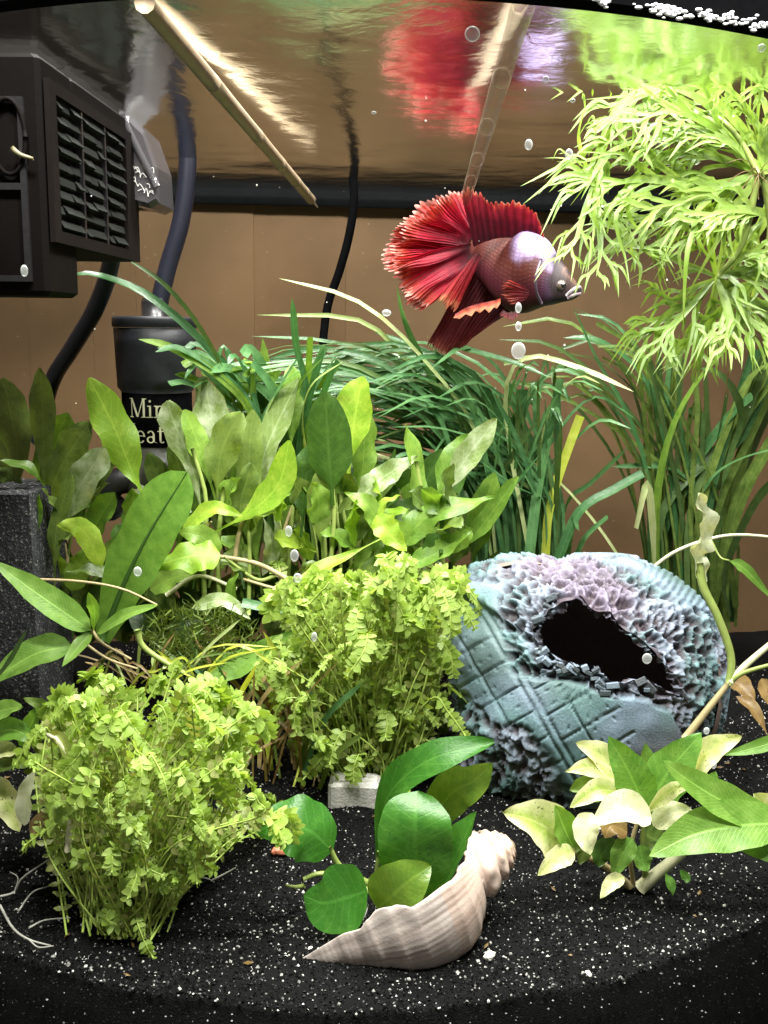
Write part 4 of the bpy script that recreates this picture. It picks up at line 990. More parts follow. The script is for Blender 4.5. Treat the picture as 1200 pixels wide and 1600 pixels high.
# big strap leaf with a dark midrib
fp = plant('java_fern', 'single long bright fern leaf with a darker middle standing by the heater', 'fern', 165, 985, .335)
leaf(fp, [(160, 1000), (195, 910), (235, 830), (292, 738)], .335, .325, 92, 'fern', 'fern', fold=.12, wave=.035, nu=24, nv=8, n0=(.1, -.8, .5))
q = MB(); c = spline(P3([(160, 1000), (195, 910), (235, 830), (292, 738)], .335, .325), 20); q.tube([p + Vector((0, -.0001, 0)) for p in c], lambda u: .0011 * (1.1 - u), 6); q.build('midrib', plain('fern_rib', (.035, .09, .012)), fp)
# lance-leaved sprig
lp = plant('lance_leaf_plant', 'sprig of slender pointed green leaves in front of the sponge block', 'aquatic plant', 215, 1045, .31)
for pts, w in (([(142, 985), (70, 935), (-12, 876)], 50), ([(112, 1008), (50, 1024), (-30, 1075)], 58), ([(142, 988), (122, 1012), (97, 1042)], 26), ([(152, 990), (196, 962), (248, 945)], 26), ([(146, 984), (148, 955), (138, 925)], 27)):
    leaf(lp, pts, .315, .305, w, 'lance', 'ovate', fold=.25, wave=.03, n0=(0, -.7, .75))
stem(lp, [(143, 984), (160, 1005), (205, 1030)], .315, .315, 6, 'stem_tan'); stem(lp, [(132, 1005), (170, 1030), (215, 1045)], .315, .315, 5, 'stem_tan')
stem(lp, [(215, 984), (222, 1008), (250, 1030), (288, 1052)], .305, .305, 11, 'stem'); stem(lp, [(30, 905), (120, 908), (190, 920), (245, 945)], .312, .32, 5, 'stem_tan')
leaf(lp, [(-20, 1070), (10, 1040), (42, 985)], .30, .30, 10, 'val_dark', 'blade')

# ------------------------------------------------------------------ plant in the shell
an = plant('anubias', 'glossy round-leaved plant rooted in the conch shell', 'aquatic plant', 610, 1420, .238)
AK = dict(nu=20, nv=8, n0=(0, -.85, .5))
leaf(an, [(652, 1404, .243), (650, 1345, .240), (649, 1285, .240), (652, 1236, .246)], 0, .24, 126, 'anubias', 'round', fold=.10, wave=.02, **{**AK, 'n0': (0, -.95, .2)})
leaf(an, [(590, 1385, .256), (592, 1300, .256), (612, 1235, .254), (675, 1185, .250), (772, 1160, .250)], 0, .248, 66, 'anubias', 'spat', fold=.15, wave=.06, nu=26, nv=8, n0=(-.3, -.6, .8))
leaf(an, [(660, 1300, .258), (705, 1240, .256), (740, 1220, .255), (770, 1192, .255)], 0, .256, 72, 'anubias_olive', 'ovate', fold=.2, wave=.03, **AK)
leaf(an, [(672, 1405, .247), (705, 1350, .246), (728, 1305, .246), (744, 1268, .248)], 0, .247, 66, 'anubias', 'ovate', fold=.5, wave=.02, nu=20, nv=8, n0=(-.8, -.5, .4))
leaf(an, [(520, 1330, .240), (485, 1298, .237), (440, 1285, .236), (400, 1300, .238)], 0, .238, 108, 'anubias', 'ovate', fold=-.12, wave=.06, **{**AK, 'n0': (.1, -.7, .7)})
leaf(an, [(574, 1392, .236), (540, 1402, .232), (505, 1410, .231), (474, 1398, .233)], 0, .233, 116, 'anubias', 'ovate', fold=.12, wave=.02, **{**AK, 'n0': (0, -.95, .3)})
leaf(an, [(590, 1420, .234), (612, 1400, .231), (640, 1375, .231), (674, 1352, .234)], 0, .233, 98, 'anubias_olive', 'ovate', fold=.12, wave=.03, **AK)
stem(an, [(585, 1385), (548, 1366), (528, 1350), (514, 1322)], .242, .240, 13, 'stem'); stem(an, [(575, 1392), (540, 1372), (500, 1365), (474, 1374)], .239, .236, 11, 'stem')
stem(an, [(476, 1384), (462, 1386), (446, 1383)], .236, .236, 9, 'stem', taper=.5)
stem(an, [(600, 1425), (640, 1415), (672, 1395)], .25, .25, 18, 'stem'); stem(an, [(588, 1420), (586, 1390), (592, 1330)], .25, .25, 10, 'stem')
for i in range(14):
    a, b_ = U(505, 575), U(1400, 1450); stem(an, [(575, 1415), (a, b_), (a - U(5, 40), b_ + U(20, 45))], .24, .236, 2.5, 'root', 'root', k=8, n=5)

# ------------------------------------------------------------------ variegated plant
vp = plant('variegated_plant', 'low plant with broad pale yellow and green speckled leaves on the sand beside the shell', 'aquatic plant', 1010, 1385, .262)
VK = dict(nu=16, nv=8, wave=.045)
for pts, y0, y1, w, m, pr in (
    ([(985, 1235), (945, 1185), (900, 1160)], .275, .272, 50, 'var_pale', 'ovate'), ([(1012, 1275), (985, 1210), (950, 1150)], .262, .262, 66, 'var_green', 'ovate'),
    ([(1008, 1268), (1045, 1205), (1096, 1145)], .265, .268, 78, 'var_green', 'ovate'), ([(1060, 1220), (1105, 1175), (1160, 1150)], .275, .272, 48, 'var_pale', 'ovate'),
    ([(1075, 1235), (1092, 1200), (1095, 1170)], .275, .272, 30, 'var_white', 'ovate'), ([(975, 1225), (925, 1200), (882, 1206)], .272, .268, 34, 'var_pale', 'lance'),
    ([(892, 1335), (850, 1290), (786, 1268)], .252, .247, 84, 'var_pale', 'ovate'), ([(896, 1325), (880, 1290), (868, 1258)], .250, .248, 50, 'lance', 'ovate'),
    ([(925, 1270), (915, 1300), (922, 1336)], .249, .245, 44, 'var_white', 'ovate'), ([(1018, 1278), (970, 1262), (926, 1288)], .252, .243, 58, 'var_white', 'ovate'),
    ([(898, 1332), (872, 1340), (840, 1368)], .247, .243, 38, 'var_pale', 'ovate'), ([(985, 1240), (935, 1235), (890, 1262)], .265, .262, 40, 'var_pale', 'ovate'),
    ([(1110, 1250), (1112, 1225), (1118, 1205)], .27, .27, 30, 'var_green', 'ovate'), ([(1010, 1270), (1050, 1235), (1085, 1228)], .256, .252, 26, 'var_pale', 'lance'),
    ([(988, 1310), (972, 1335), (958, 1370)], .256, .253, 40, 'var_green', 'ovate'), ([(1000, 1320), (1004, 1345), (1012, 1362)], .258, .256, 34, 'var_green', 'ovate'),
    ([(975, 1370), (955, 1380), (938, 1404)], .25, .246, 26, 'var_pale', 'ovate'), ([(1040, 1365), (1048, 1382), (1052, 1400)], .255, .252, 17, 'var_green', 'lance'), ([(1062, 1358), (1072, 1372), (1072, 1380)], .258, .256, 16, 'var_green', 'lance'),
    ([(1020, 1290), (1050, 1270), (1085, 1268)], .258, .254, 40, 'var_white', 'ovate'), ([(900, 1315), (912, 1330), (905, 1350)], .252, .25, 30, 'olive', 'ovate'), ([(1010, 1270), (1020, 1225), (1035, 1170)], .27, .272, 44, 'var_green', 'ovate'),
    ([(940, 1250), (915, 1228), (890, 1235)], .272, .27, 34, 'mid', 'ovate'), ([(980, 1300), (955, 1290), (945, 1310)], .258, .254, 44, 'brown_leaf', 'ovate'), ([(1005, 1300), (1020, 1310), (1045, 1320)], .262, .262, 50, 'olive', 'ovate'),
    ([(960, 1310), (940, 1335), (935, 1355)], .258, .256, 40, 'dark', 'ovate'), ([(1000, 1250), (1010, 1200), (1008, 1160)], .275, .28, 36, 'mid', 'ovate')):
    leaf(vp, pts, y0, y1, w, m, pr, **{**VK, 'fold': U(.15, .35)})
for pts, w, m in (([(1000, 1388), (1035, 1358), (1075, 1325)], 24, 'stem_pale'), ([(1010, 1380), (1005, 1320), (1008, 1262)], 12, 'stem'), ([(985, 1385), (940, 1350), (895, 1330)], 14, 'stem_tan'), ([(990, 1385), (985, 1330), (1000, 1270)], 9, 'stem_tan')):
    stem(vp, pts, .26, .258, w, m)
v2_ = plant('speckled_leaf_sprig', 'dark green pointed leaves reaching in above the sand from the glass side', 'aquatic plant', 1260, 1330, .255)
for pts, y0, y1, w, m in (([(1240, 1300), (1150, 1262), (1085, 1225), (1036, 1188)], .255, .25, 62, 'lance'), ([(1230, 1285), (1150, 1290), (1080, 1305), (1014, 1338)], .252, .245, 84, 'lance'), ([(1250, 1320), (1190, 1322), (1130, 1305)], .25, .25, 50, 'fern'),
                           ([(1230, 1285), (1200, 1265), (1178, 1240)], .262, .26, 60, 'var_pale'), ([(1180, 1275), (1150, 1265), (1118, 1262)], .262, .26, 28, 'var_pale'), ([(1260, 1140), (1190, 1165), (1130, 1180)], .28, .285, 24, 'lance')):
    leaf(v2_, pts, y0, y1, w, m, 'ovate', nu=18, nv=8, fold=.2, wave=.03)
stem(v2_, [(1260, 1335), (1235, 1300), (1200, 1280)], .255, .255, 12, 'stem')

# ------------------------------------------------------------------ vine
vn = plant('vine_shoot', 'pale branching shoot with one crumpled whitish leaf rising beside the stone cave', 'aquatic plant', 1078, 1142, .30)
stem(vn, [(1070, 1155), (1105, 1110), (1140, 1066)], .30, .302, 14, 'stem_tan'); stem(vn, [(1140, 1066), (1170, 1035), (1230, 985)], .302, .305, 13, 'stem_pale')
stem(vn, [(1140, 1066), (1165, 1050), (1230, 1032)], .302, .30, 9, 'stem'); stem(vn, [(1139, 1070), (1142, 1025), (1122, 965), (1100, 920), (1092, 880)], .302, .31, 12, 'stem', taper=1.2, k=20)
leaf(vn, [(1100, 915), (1086, 870), (1100, 820), (1090, 770)], .311, .312, 34, 'vine', 'round', fold=.7, wave=.22, wf=4, nu=30, nv=8, n0=(.5, -.8, .2))
bk = plant('vine_runner', 'thin pale runner crossing in front of the upright ribbon grass', 'aquatic plant', 1010, 900, .38)
stem(bk, [(1000, 905), (1050, 865), (1110, 842), (1160, 836), (1230, 842)], .38, .37, 7, 'stem_pale', k=24)
leaf(bk, [(1140, 876), (1165, 890), (1215, 945)], .36, .36, 20, 'lance', 'lance')
stem(bk, [(1110, 842), (1125, 870), (1140, 876)], .368, .36, 4, 'stem')
dl = plant('dead_leaf', 'curled brown dead leaf lying on sand beside the stone cave', 'leaf', 1165, 1085, .36)
leaf(dl, [(1140, 1062), (1158, 1072), (1180, 1096)], .36, .35, 34, 'brown_leaf', 'ovate', fold=.4); leaf(dl, [(1150, 1088), (1175, 1105), (1200, 1150)], .35, .34, 22, 'brown_leaf', 'lance', fold=.4)
leaf(dl, [(1190, 1060), (1200, 1085), (1215, 1110)], .35, .345, 26, 'brown_leaf', 'ovate', fold=.4)
#@@PART5
# ------------------------------------------------------------------ floating water sprite
wsp = plant('water_sprite', 'floating fern plant with bright forked antler leaves under the water surface', 'floating plant', 1190, 280, .29)
PROF['lobe'] = lambda u: min(1, .55 + 2 * u, ((1 - u) * 1.9) ** .8 + .03)
def frond(par, pts, y0, y1, w, npin, plen, m='sprite', droop=.25, up=0., sub=True, ang=36):
    """one forked leaf: rachis, side lobes and their forks, as one mesh"""
    seedc[0] += 1; rr = random.Random(seedc[0] * 13 + 5); q = MB(); ym = (y0 + y1) / 2
    c3 = P3(pts, y0, y1); c = spline(c3, 30)
    n0 = Vector((rr.uniform(-.5, .5), -.8, rr.uniform(.1, .8)))
    def rib(pp, ww, pr, nn): 
        v, f, uv = leaf_geo(pp, ww, pr, n0=n0, fold=.25, wave=.03, nu=nn, nv=2, seed=rr.randint(0, 9999)); q.add(v, f, uv)
    rib(c, m_(w * 1.15, ym), 'lobe', 24)
    for k in range(npin):
        u = lerp(.22, .95, k / max(1, npin - 1)) + rr.uniform(-.03, .03); i = min(28, int(u * 29)); p = c[i]; t = (c[i + 1] - c[i]).normalized()
        s = 1 if k % 2 else -1; sd = t.cross(n0).normalized() * s
        L = m_(plen * 1.55 * rr.uniform(.6, 1.15) * (1.15 - .55 * u), ym); a = math.radians(ang * rr.uniform(.7, 1.25))
        d = t * math.cos(a) + sd * math.sin(a); b_ = n0 * rr.uniform(-.3, .3) + Vector((0, 0, -droop * rr.uniform(.2, 1.3)))
        cv = rr.uniform(-.5, .9); e = [p, p + d * L * .35 + t * L * .12, p + d * L * .65 + b_ * L * .12 - t * L * .05, p + (d * .8 + t * cv) * L * 1.0 + b_ * L * .6]
        rib(e, m_(w * .62, ym), 'lobe', 9)
        if sub:
            for g in range(rr.choice((2, 2, 3))):
                z = rr.uniform(.35, .7); p2 = e[0].lerp(e[1], z * 2) if z < .5 else e[1].lerp(e[2], z * 2 - 1)
                d2 = (d * .85 + t * .5 * (1 if g else -.6) + n0 * rr.uniform(-.2, .2)).normalized(); L2 = L * rr.uniform(.4, .75)
                rib([p2, p2 + d2 * L2 * .5, p2 + (d2 * .9 + t * rr.uniform(-.5, .6)) * L2 + b_ * L2 * .8 + Vector((0, 0, -.25 * L2))], m_(w * .5, ym), 'lobe', 7)
    return mk('frond', np.array(q.v), q.f, M[m], par, q.uv)
NX, NY = 1185, 272
for pts, w, n, L in (
    ([(NX, NY), (1110, 170), (1030, 135), (960, 175), (918, 285)], 13, 12, 70), ([(NX, NY), (1110, 292), (1010, 280), (925, 296)], 15, 10, 95), ([(925, 292), (912, 335), (900, 375), (880, 402)], 8, 6, 45),
    ([(925, 294), (935, 340), (938, 390), (932, 432)], 9, 7, 50), ([(926, 296), (965, 350), (990, 385), (1010, 388)], 12, 6, 50), ([(NX, NY), (1120, 205), (1050, 175), (985, 195)], 13, 10, 70),
    ([(NX + 10, NY - 20), (1150, 190), (1090, 140), (1020, 120), (960, 140)], 12, 10, 60), ([(NX, NY), (1130, 250), (1060, 235), (990, 262)], 13, 10, 75), ([(NX, NY), (1150, 320), (1090, 345), (1030, 350), (960, 360)], 12, 10, 60),
    ([(NX, NY - 10), (1180, 200), (1150, 150), (1110, 130)], 12, 8, 60), ([(NX + 20, NY), (1230, 220), (1220, 150), (1190, 130)], 12, 8, 60), ([(NX, NY), (1200, 320), (1180, 370), (1150, 400)], 13, 8, 60),
    ([(NX, NY), (1100, 240), (1040, 215), (950, 240), (915, 300)], 11, 10, 70), ([(NX, NY), (1140, 295), (1080, 310), (1000, 330)], 12, 10, 65), ([(1215, 300), (1190, 230), (1205, 160)], 14, 8, 60),
    ([(NX, NY), (1090, 180), (1010, 165), (945, 215), (905, 300)], 10, 10, 60), ([(1230, 350), (1180, 330), (1130, 330), (1080, 350)], 12, 8, 60), ([(930, 300), (905, 220), (915, 165)], 5, 3, 40),
    ([(NX, NY), (1150, 230), (1100, 205), (1060, 190)], 14, 8, 80), ([(NX, NY), (1130, 300), (1050, 325), (985, 352)], 12, 9, 60)):
    frond(wsp, pts, U(.285, .30), U(.265, .31), w, n, L)
for pts, w, n, L in (
    ([(1118, 432), (1085, 470), (1040, 492), (1003, 540)], 11, 9, 60), ([(1118, 432), (1090, 420), (1050, 405), (1022, 374)], 9, 4, 30), ([(1118, 430), (1150, 465), (1180, 478), (1225, 488)], 16, 7, 60),
    ([(1116, 436), (1070, 490), (1040, 520), (1030, 545)], 10, 8, 55), ([(1120, 436), (1110, 490), (1090, 530), (1060, 540)], 11, 9, 55), ([(1118, 430), (1110, 390), (1100, 360), (1105, 320)], 10, 7, 50),
    ([(1120, 436), (1140, 500), (1130, 545)], 12, 8, 55), ([(1125, 430), (1160, 400), (1210, 390)], 12, 8, 55), ([(1120, 430), (1150, 430), (1220, 430)], 13, 8, 60), ([(1130, 450), (1170, 500), (1215, 540)], 12, 8, 55), ([(1118, 436), (1080, 452), (1045, 470), (1030, 440)], 8, 6, 40),
    ([(1210, 420), (1170, 445), (1110, 500), (1080, 548)], 11, 9, 50)):
    frond(wsp, pts, U(.29, .30), U(.275, .30), w, n, L, 'sprite', .35)
for pts, w in (([(NX, NY), (1160, 380), (1122, 432)], 11), ([(NX + 10, NY), (1205, 360), (1190, 430)], 14), ([(1000, 268), (1060, 262), (1120, 285), (NX, NY)], 4), ([(NX, NY), (1160, 225), (1130, 190), (1105, 178)], 9), ([(NX, NY), (1225, 300), (1260, 330)], 16)):
    stem(wsp, pts, .285, .29, w, 'stem', k=18)
q = MB()
for i in range(9):
    a, b_ = U(-1, 1), U(-1, 1); q.tube([P(NX, NY, .284), P(NX + a * 22, NY + b_ * 26, .282), P(NX + a * 50, NY + b_ * 40 + 18, .283)], .00013, 4, 8)
q.build('root_tuft', M['brown_leaf'], wsp)
stem(wsp, [(1036, 398), (1012, 420), (1004, 442)], .29, .29, 2, 'brown_leaf', 'root'); stem(wsp, [(1150, 540), (1138, 580), (1135, 620)], .29, .29, 2, 'brown_leaf', 'root')

# ------------------------------------------------------------------ small-leaved stem plants
lv, lf, luv = leaf_geo([Vector((0, 0, 0)), Vector((0, .5, .05)), Vector((0, 1, 0))], .62, 'ovate', n0=(0, 0, 1), fold=.12, wave=.0, nu=5, nv=2)
M['bush_stem'] = plain('bush_stem', (.30, .40, .08), .45, .3, .3, 300)
def proto(name, mt):
    o = mk(name, lv, lf, M[mt], None, luv, local=True); me = o.data; bpy.data.objects.remove(o); return me
def clump(label, base, shape, Yb_, yr, nst, llen, seed, tl, step=10.5, cat='aquatic plant'):
    rr = random.Random(seed); b0 = P(base[0], base[1], Yb_); b0.z = max(.002, b0.z)
    o = thing('small_leaf_plant', label, cat, b0, 'bushy plants of tiny leaves')
    meshes = {k: proto('leaf', k) for k in ('pearl', 'pearl_old')}
    tufts = [(x_, y_, rr.uniform(15, 30)) for x_, y_ in tl]
    items = []; loc0 = Vector(o.location)
    for s in range(nst):
        for _ in range(80):
            tf_ = tufts[rr.randrange(len(tufts))]; hx_, hy_ = rr.gauss(tf_[0], tf_[2]), rr.gauss(tf_[1], tf_[2])
            if rr.random() < .12 or inpoly(hx_, hy_, shape[4]): break
        Yh = rr.uniform(*yr); hd = P(hx_, hy_, Yh); Yh = max(Yh, yfront(hd.x) + .008); hd = P(hx_, hy_, Yh); hd.z = max(.006, hd.z)
        st = Vector((lerp(b0.x, hd.x, .25) + rr.uniform(-.006, .006), b0.y + rr.uniform(-.010, .014), .002))
        mid = st.lerp(hd, .5) + Vector((rr.uniform(-.008, .008), rr.uniform(-.006, .006), rr.uniform(.0, .010)))
        L = (hd - st).length; n = max(6, int(L / m_(step, Yh))); out_ = Vector((hd.x - b0.x, hd.y - b0.y, 0)).normalized(); dr = rr.uniform(-.5, .9)
        c = spline([st, mid, hd, hd + (hd - mid) * .10 + out_ * .006 * dr + Vector((0, 0, -.006 * dr)), hd + out_ * .011 * dr + Vector((rr.uniform(-.004, .004), 0, -.012 * dr))], n + 5); n = len(c)
        q = MB(); q.tube(c, m_(1.7, Yh), 5); q.build('stem', M['bush_stem'], o)
        rot0 = rr.uniform(-.7, .7); szs = rr.uniform(.6, 1.3); tip_ = rr.random() < .5; pn = Vector((rr.uniform(-.7, .7), -.75, rr.uniform(.2, 1.7))).normalized(); k0 = int(n * rr.uniform(.0, .3))
        for i in range(k0, n):
            t = (c[min(i + 1, n - 1)] - c[max(0, i - 1)]).normalized(); 
            a = t.cross(pn).normalized(); b_ = a.cross(t); rot = rot0 + rr.uniform(-.5, .5) + (math.pi / 2 if tip_ and i > n - 5 and i % 2 else 0)
            g = (i - k0) / max(1, n - k0); sz = m_(llen, Yh) * rr.uniform(.7, 1.2) * szs * lerp(.85, 1.1, g) * (.65 if i > n - 3 else 1)
            for sgn in (0, math.pi):
                d = (a * math.cos(rot + sgn) + b_ * math.sin(rot + sgn)); d = (d + t * rr.uniform(.15, .7) + Vector((rr.uniform(-.25, .25), rr.uniform(-.25, .25), rr.uniform(-.2, .3)))).normalized()
                sd = (t - d * t.dot(d)).normalized(); nn_ = sd.cross(d)
                if nn_.dot(pn) < 0: sd = -sd; nn_ = -nn_
                M3 = Matrix((sd, d, nn_)).transposed() @ Matrix.Scale(sz, 3); mm = M3.to_4x4(); mm.translation = c[i] - loc0
                items.append((c[i].y + rr.uniform(0, .004) - .02 * c[i].z, mm, 'pearl_old' if (g < .40 and rr.random() < .7) else 'pearl'))
    items.sort(key=lambda x: x[0])
    for y, mm, k in items[:280]:
        l = bpy.data.objects.new('leaf', meshes[k]); COL.objects.link(l); l.parent = o; l.matrix_local = mm
    base_v = np.array([tuple(p) for p in lv])
    for k in ('pearl', 'pearl_old'):
        ms = [np.array(mm) for y, mm, kk in items[280:] if kk == k]
        if not ms: continue
        V = np.concatenate([base_v @ m4[:3, :3].T + m4[:3, 3] for m4 in ms]); nv_ = len(base_v)
        Fq = (np.array(lf)[None] + (np.arange(len(ms)) * nv_)[:, None, None]).reshape(-1, 4)
        tag(mk('foliage', V, Fq, M[k], o, np.tile(np.array(luv), (len(ms), 1)), local=True), kind='stuff')
    return o
polyL = [(60, 1130), (110, 1080), (200, 1075), (300, 1085), (390, 1095), (388, 1180), (370, 1240), (440, 1262), (420, 1300), (340, 1310), (310, 1370), (250, 1410), (210, 1465), (160, 1420), (105, 1340), (75, 1250), (40, 1180)]
clump('bushy plant of tiny lime leaves with grey roots trailing from its foot', (195, 1470), (40, 1070, 440, 1470, polyL), .236, (.222, .290), 300, 17, 21, [(110, 1110), (200, 1090), (300, 1100), (365, 1125), (75, 1190), (165, 1180), (265, 1185), (350, 1195), (105, 1265), (195, 1270), (300, 1280), (405, 1272), (150, 1345), (225, 1360), (285, 1335), (200, 1430)])
polyC = [(430, 930), (480, 905), (540, 915), (600, 890), (650, 885), (720, 925), (690, 980), (715, 1040), (700, 1100), (705, 1150), (640, 1200), (560, 1195), (480, 1170), (470, 1110), (410, 1040), (450, 990)]
clump('bushy plant of tiny lime leaves between the shell plant and the stone cave', (590, 1230), (390, 880, 730, 1210, polyC), .318, (.30, .375), 330, 15, 22, [(470, 935), (540, 920), (610, 905), (670, 900), (718, 930), (430, 1030), (520, 1015), (600, 990), (665, 985), (465, 1100), (555, 1090), (640, 1080), (690, 1110), (500, 1170), (590, 1170), (650, 1165)])
# trailing roots, pale stems and debris of the first clump
rt = plant('root_strands', 'thin grey root strands trailing over black sand below the bushy plant', 'roots', 60, 1440, .235)
for pts, w in (([(-5, 1402), (22, 1394), (35, 1372), (78, 1342)], 5), ([(0, 1415), (20, 1450), (45, 1468), (80, 1478)], 5), ([(22, 1396), (28, 1372), (15, 1362)], 3), ([(28, 1425), (50, 1395), (75, 1385)], 4), ([(45, 1450), (70, 1438), (110, 1434)], 4), ([(330, 1376), (350, 1366), (368, 1356)], 4), ([(290, 1370), (320, 1372), (335, 1378)], 4), ([(45, 1468), (60, 1480), (84, 1478)], 3)):
    q = MB(); q.tube([G(x, y, .0028) if y > 1390 else P(x, y, .245) for x, y in pts], lambda u: m_(w, .23) / 2 * (1 - .4 * u), 6, 12); q.build('root', M['root'], rt)
st_ = plant('leafy_stub', 'pale torn stem with decaying whitish leaves at the edge of the bushy plant', 'aquatic plant', 60, 1290, .24)
leaf(st_, [(38, 1290), (42, 1240), (58, 1200)], .245, .243, 30, 'vine', 'ovate', fold=.5); leaf(st_, [(46, 1300), (70, 1280), (90, 1278)], .243, .24, 30, 'dry', 'ovate', fold=.3); leaf(st_, [(70, 1140), (100, 1160), (110, 1210)], .235, .232, 20, 'pearl_old', 'lance', fold=.5)
stem(st_, [(105, 1330), (112, 1250), (112, 1200), (92, 1160), (70, 1145)], .234, .233, 11, 'stem_pale'); stem(st_, [(205, 1480), (212, 1500), (206, 1492)], .232, .232, 7, 'stem_pale'); stem(st_, [(150, 1320), (148, 1250), (140, 1200)], .235, .235, 9, 'stem')
leaf(st_, [(196, 1440), (206, 1470), (212, 1495)], .231, .230, 18, 'vine', 'lance', fold=.6)
yl = plant('side_leaf_plant', 'speckled yellow and green leaves poking in below the lance-leaved sprig', 'aquatic plant', -20, 1250, .255)
for pts, w, m in (([(-20, 1215), (12, 1255), (30, 1300)], 52, 'var_pale'), ([(-20, 1150), (20, 1140), (60, 1160)], 40, 'lance'), ([(-25, 1120), (10, 1108), (35, 1104)], 34, 'lance'), ([(-20, 1195), (20, 1185), (50, 1196)], 44, 'olive'), ([(-20, 1170), (10, 1172), (30, 1176)], 30, 'var_pale'), ([(30, 1165), (50, 1130), (58, 1105)], 32, 'lance'), ([(90, 1165), (72, 1110), (36, 1090)], 26, 'olive')):
    leaf(yl, pts, .256, .25, w, m, 'ovate', nu=14, nv=6)

# ------------------------------------------------------------------ dry strands, moss, stones
dg = plant('withered_grass', 'tangle of withered brown and yellow grass blades between the two bushy plants', 'grass plant', 440, 1225, .31)
for i in range(70):
    bx, by = U(330, 520), U(1150, 1235); tx = bx + U(-130, 110); ty = by - U(60, 200)
    m = R.choice(('dry', 'dry', 'val', 'val_yellow', 'brown_leaf', 'olive')); p0 = G(bx, by, .004)
    blade(dg, [(bx, by), (lerp(bx, tx, .35), lerp(by, ty, .6)), (tx, ty)], p0.y, p0.y - U(-.02, .02), U(4, 12), m, nu=8)
for i in range(24):
    bx, by = U(150, 330), U(1060, 1085); tx = bx + U(-150, 160); blade(dg, [(bx, by), (lerp(bx, tx, .4), by - U(10, 60)), (tx, by - U(-15, 110))], .32, .315, U(3, 6), R.choice(('dry', 'stem' if 0 else 'val_yellow', 'olive', 'val_pale')), nu=8)
ms = plant('moss_tuft', 'fuzzy olive moss tuft under the broad-leaved plants', 'moss', 300, 1040, .34)
q = MB(); rr = random.Random(4)
for i in range(900):
    a = rr.uniform(0, 6.28); r_ = rr.random() ** .5; x, y = 312 + 85 * r_ * math.cos(a), 998 + 52 * r_ * math.sin(a); Y = .335 + rr.uniform(-.012, .02)
    p = P(x, y, Y); d = Vector((rr.uniform(-1, 1), rr.uniform(-1, 1), rr.uniform(-.2, 1))).normalized() * rr.uniform(.003, .008); s = d.cross(Vector((rr.uniform(-1, 1), 1, .3))).normalized() * .00022
    k = Vector((rr.uniform(-1, 1), rr.uniform(-1, 1), rr.uniform(-1, 1))) * .0018
    q.add([p - s, p + s, p + d * .5 + k + s, p + d * .5 + k - s, p + d], [(0, 1, 2, 3), (3, 2, 4)], [(0, .3), (0, .7), (.5, .7), (.5, .3), (1, .5)])
tag(q.build('filaments', M['moss'], ms), kind='stuff')
leaf(ms, [(300, 950), (350, 938), (392, 968)], .335, .33, 26, 'pale', 'ovate'); leaf(ms, [(320, 1060), (390, 1030), (460, 985)], .33, .335, 46, 'fern', 'ovate')
blade(ms, [(470, 955), (420, 950), (378, 942)], .33, .33, 16, 'val', 'cut')
# dark filler foliage low behind
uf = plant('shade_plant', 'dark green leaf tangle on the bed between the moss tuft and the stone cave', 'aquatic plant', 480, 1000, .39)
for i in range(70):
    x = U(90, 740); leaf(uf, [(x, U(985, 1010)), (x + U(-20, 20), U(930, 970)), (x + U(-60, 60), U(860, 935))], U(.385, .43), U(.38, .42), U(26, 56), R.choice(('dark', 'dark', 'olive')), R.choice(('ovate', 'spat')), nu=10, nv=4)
# small solids
def rock(name, label, cat, c, sx, sy, sz, m, seed, rot=0, amp=.25, n=14):
    v = []; c = Vector(c); mt = Matrix.Rotation(rot, 3, 'Z')
    for i in range(n + 1):
        ph = math.pi * i / n
        for j in range(n * 2):
            th = math.pi * j / n; d = Vector((math.sin(ph) * math.cos(th), math.sin(ph) * math.sin(th), math.cos(ph)))
            d2 = Vector([math.copysign(abs(t) ** .7, t) for t in d]); k = 1 + amp * noise.noise(d * 1.7 + Vector((seed, 0, 0)))
            v.append(c + mt @ Vector((d2.x * sx * k, d2.y * sy * k, d2.z * sz * k)))
    return tag(mk(name, v, gridf(n + 1, n * 2, True), m), label, cat)
g = G(552, 1268); q = MB(); w_ = m_(44, g.y); hgt = P(552, 1226, g.y).z
q.box((-w_, -.0, -.004), (w_, .010, hgt), .0012); mt = Matrix.Rotation(-.06, 3, 'Z')
tag(mk('stone_slab', [Vector((g.x, g.y, 0)) + mt @ Vector(u) + Vector((0, 0, .0008 * noise.noise(Vector(u) * 150))) for u in q.v], q.f, M['slab'], smooth=False), 'flat pale grey stone slab behind the shell plant', 'stone')
g = G(438, 1337); rock('food_pellet', 'small orange-pink food pellet on black sand', 'pellet', (g.x, g.y, .0016), m_(14, g.y), .0013, .0011, M['pellet'], 5, .2)
for lab, px, py, w, s in (('white shell chip on the sand just beside the conch tip', 765, 1500, 12, 1), ('bright white grit fragment alone near the sand edge', 919, 1528, 7, 2), ('tiny cream chip beside the lower shell plant leaf', 485, 1488, 5, 4), ('cream chip on sand by the stone slab', 583, 1262, 7, 6), ('small white chip under the pale speckled plant', 938, 1300, 4, 7)):
    g = G(px, py); rock('stone_chip', lab, 'stone chip', (g.x, g.y, .0012), m_(w, g.y), m_(w * .6, g.y), m_(w * .4, g.y), M['chip'], s, s, .5, 7)
ol = plant('oyster_flake', 'white flake leaning at the narrow tip of the conch shell', 'shell flake', 480, 1490, .232)
q = MB(); leaf(ol, [(455, 1487, .231), (480, 1475, .233), (508, 1460, .236)], 0, .233, 22, 'vine', 'ovate', 'flake', fold=.2); q = None
leaf(ol, [(460, 1500, .229), (490, 1488, .230), (515, 1478, .232)], 0, .23, 16, 'olive', 'ovate', 'flake', fold=.2)

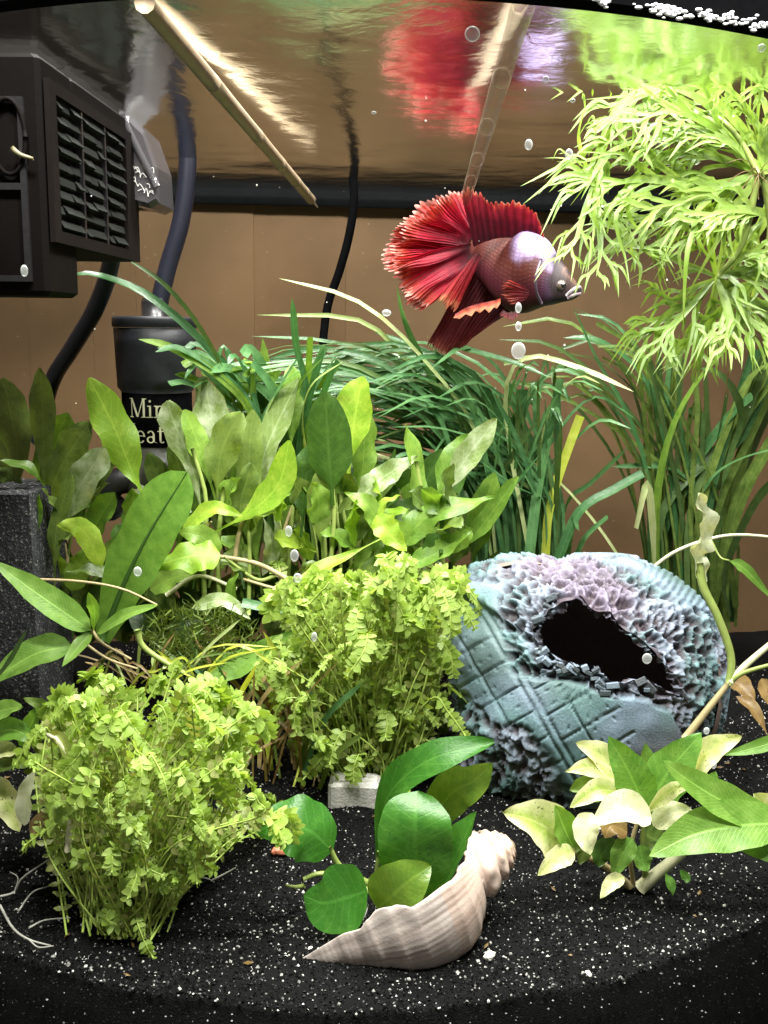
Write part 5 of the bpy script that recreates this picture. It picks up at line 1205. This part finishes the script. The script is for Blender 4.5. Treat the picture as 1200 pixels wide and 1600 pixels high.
# lamp glints along the upper rim, built as small white beads
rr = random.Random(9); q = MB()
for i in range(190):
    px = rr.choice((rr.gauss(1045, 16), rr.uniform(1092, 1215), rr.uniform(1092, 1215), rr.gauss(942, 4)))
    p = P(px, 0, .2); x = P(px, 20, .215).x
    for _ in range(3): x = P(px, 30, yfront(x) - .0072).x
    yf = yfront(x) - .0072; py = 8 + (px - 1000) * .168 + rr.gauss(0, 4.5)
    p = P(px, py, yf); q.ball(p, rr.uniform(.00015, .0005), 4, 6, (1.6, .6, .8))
tag(q.build('glints', plain('white_glint', (.85, .86, .88), .25, .6)), 'line of tiny white beads standing for lamp glints on the black upper rim', 'glints', kind='stuff')
# clear beads and bubbles
def onglass(px, py):
    Y = .2
    for _ in range(8): Y = yfront(P(px, py, Y).x)
    return P(px, py, Y + .0012)
BB = [(738, 53, 11, 11, 'pale round bubble under the mirrored red fish'), (826, 226, 6, 8, 'small bubble between the see-through stick and the fern plant'), (889, 241, 6, 8, 'small bubble beside the antler leaves'), (810, 481, 5, 8, 'tiny bubble on the belly of the fish, top of a column'),
      (810, 510, 5, 7, 'tiny bubble just under the belly of the fish'), (810, 548, 11, 13, 'big pale bubble below the fish belly'), (38, 423, 6, 9, 'bright white bead on the filter door'), (1011, 1029, 8, 9, 'bubble in the dark opening of the stone cave'),
      (215, 893, 7, 8, 'bubble on the long fern leaf'), (451, 830, 6, 9, 'faint bubble in the leaf shade, uppermost of a column'), (460, 868, 7, 10, 'faint bubble in the leaf shade, middle of a column'), (465, 903, 7, 8, 'faint bubble just above the tiny-leaved bush'),
      (491, 995, 5, 8, 'faint bubble in the dark gap beside the tiny-leaved bush'), (1115, 1195, 5, 7, 'bubble over black sand by the speckled plant'), (1104, 1142, 5, 6, 'bubble at the foot of the vine shoot'), (853, 124, 5, 5, 'small bubble under the lilac reflection'),
      (1190, 75, 6, 6, 'bubble close under the black upper rim'), (584, 176, 4, 2, 'thin bright bead under the rippled surface'), (895, 157, 4, 3, 'white speck beside the fern plant at the surface'), (604, 489, 7, 5, 'faint wide bubble behind the fish tail')]
for px, py, a, b_, lab in BB:
    p = onglass(px, py); q = MB(); Y = p.y; q.ball(p, m_(1, Y), 8, 12, (a, 4, b_)); tag(q.build('bubble', M['droplet']), lab, 'bubble', 'bubbles in the water')
rr = random.Random(31); q = MB()
for i in range(60):
    px, py = rr.uniform(0, 1200), rr.uniform(60, 640); p = P(px, py, rr.uniform(.24, .42))
    if p.z > ZW - .002: continue
    q.ball(p, rr.uniform(.0001, .0003), 4, 6, (1, 1, rr.uniform(.5, 1.6)))
tag(q.build('floating_specks', M['chip']), 'white specks drifting in the water', 'specks', kind='stuff')

# waste on the sand: torn leaf scraps and brown flakes
rr = random.Random(77); q = MB()
for i in range(40):
    px, py = rr.uniform(0, 1200), rr.uniform(1180, 1540); g = G(px, py, .001)
    if g.y < yfront(g.x) + .004: continue
    s_ = rr.uniform(.0006, .0018); a = rr.uniform(0, 6.28); d = Vector((math.cos(a), math.sin(a), rr.uniform(-.2, .4))) * s_; e_ = Vector((-math.sin(a), math.cos(a), rr.uniform(-.2, .3))) * s_ * .4
    c_ = Vector((g.x, g.y, hs(g.x, g.y) + .0008)); q.add([c_ - d, c_ + e_ - d * .2, c_ + d, c_ - e_ + d * .1, c_ + Vector((0, 0, .0004))], [(0, 1, 4), (1, 2, 4), (2, 3, 4), (3, 0, 4)])
tag(q.build('plant_debris', M['brown_leaf']), 'scattered brown scraps of dead leaf on the black sand', 'plant waste', kind='stuff')
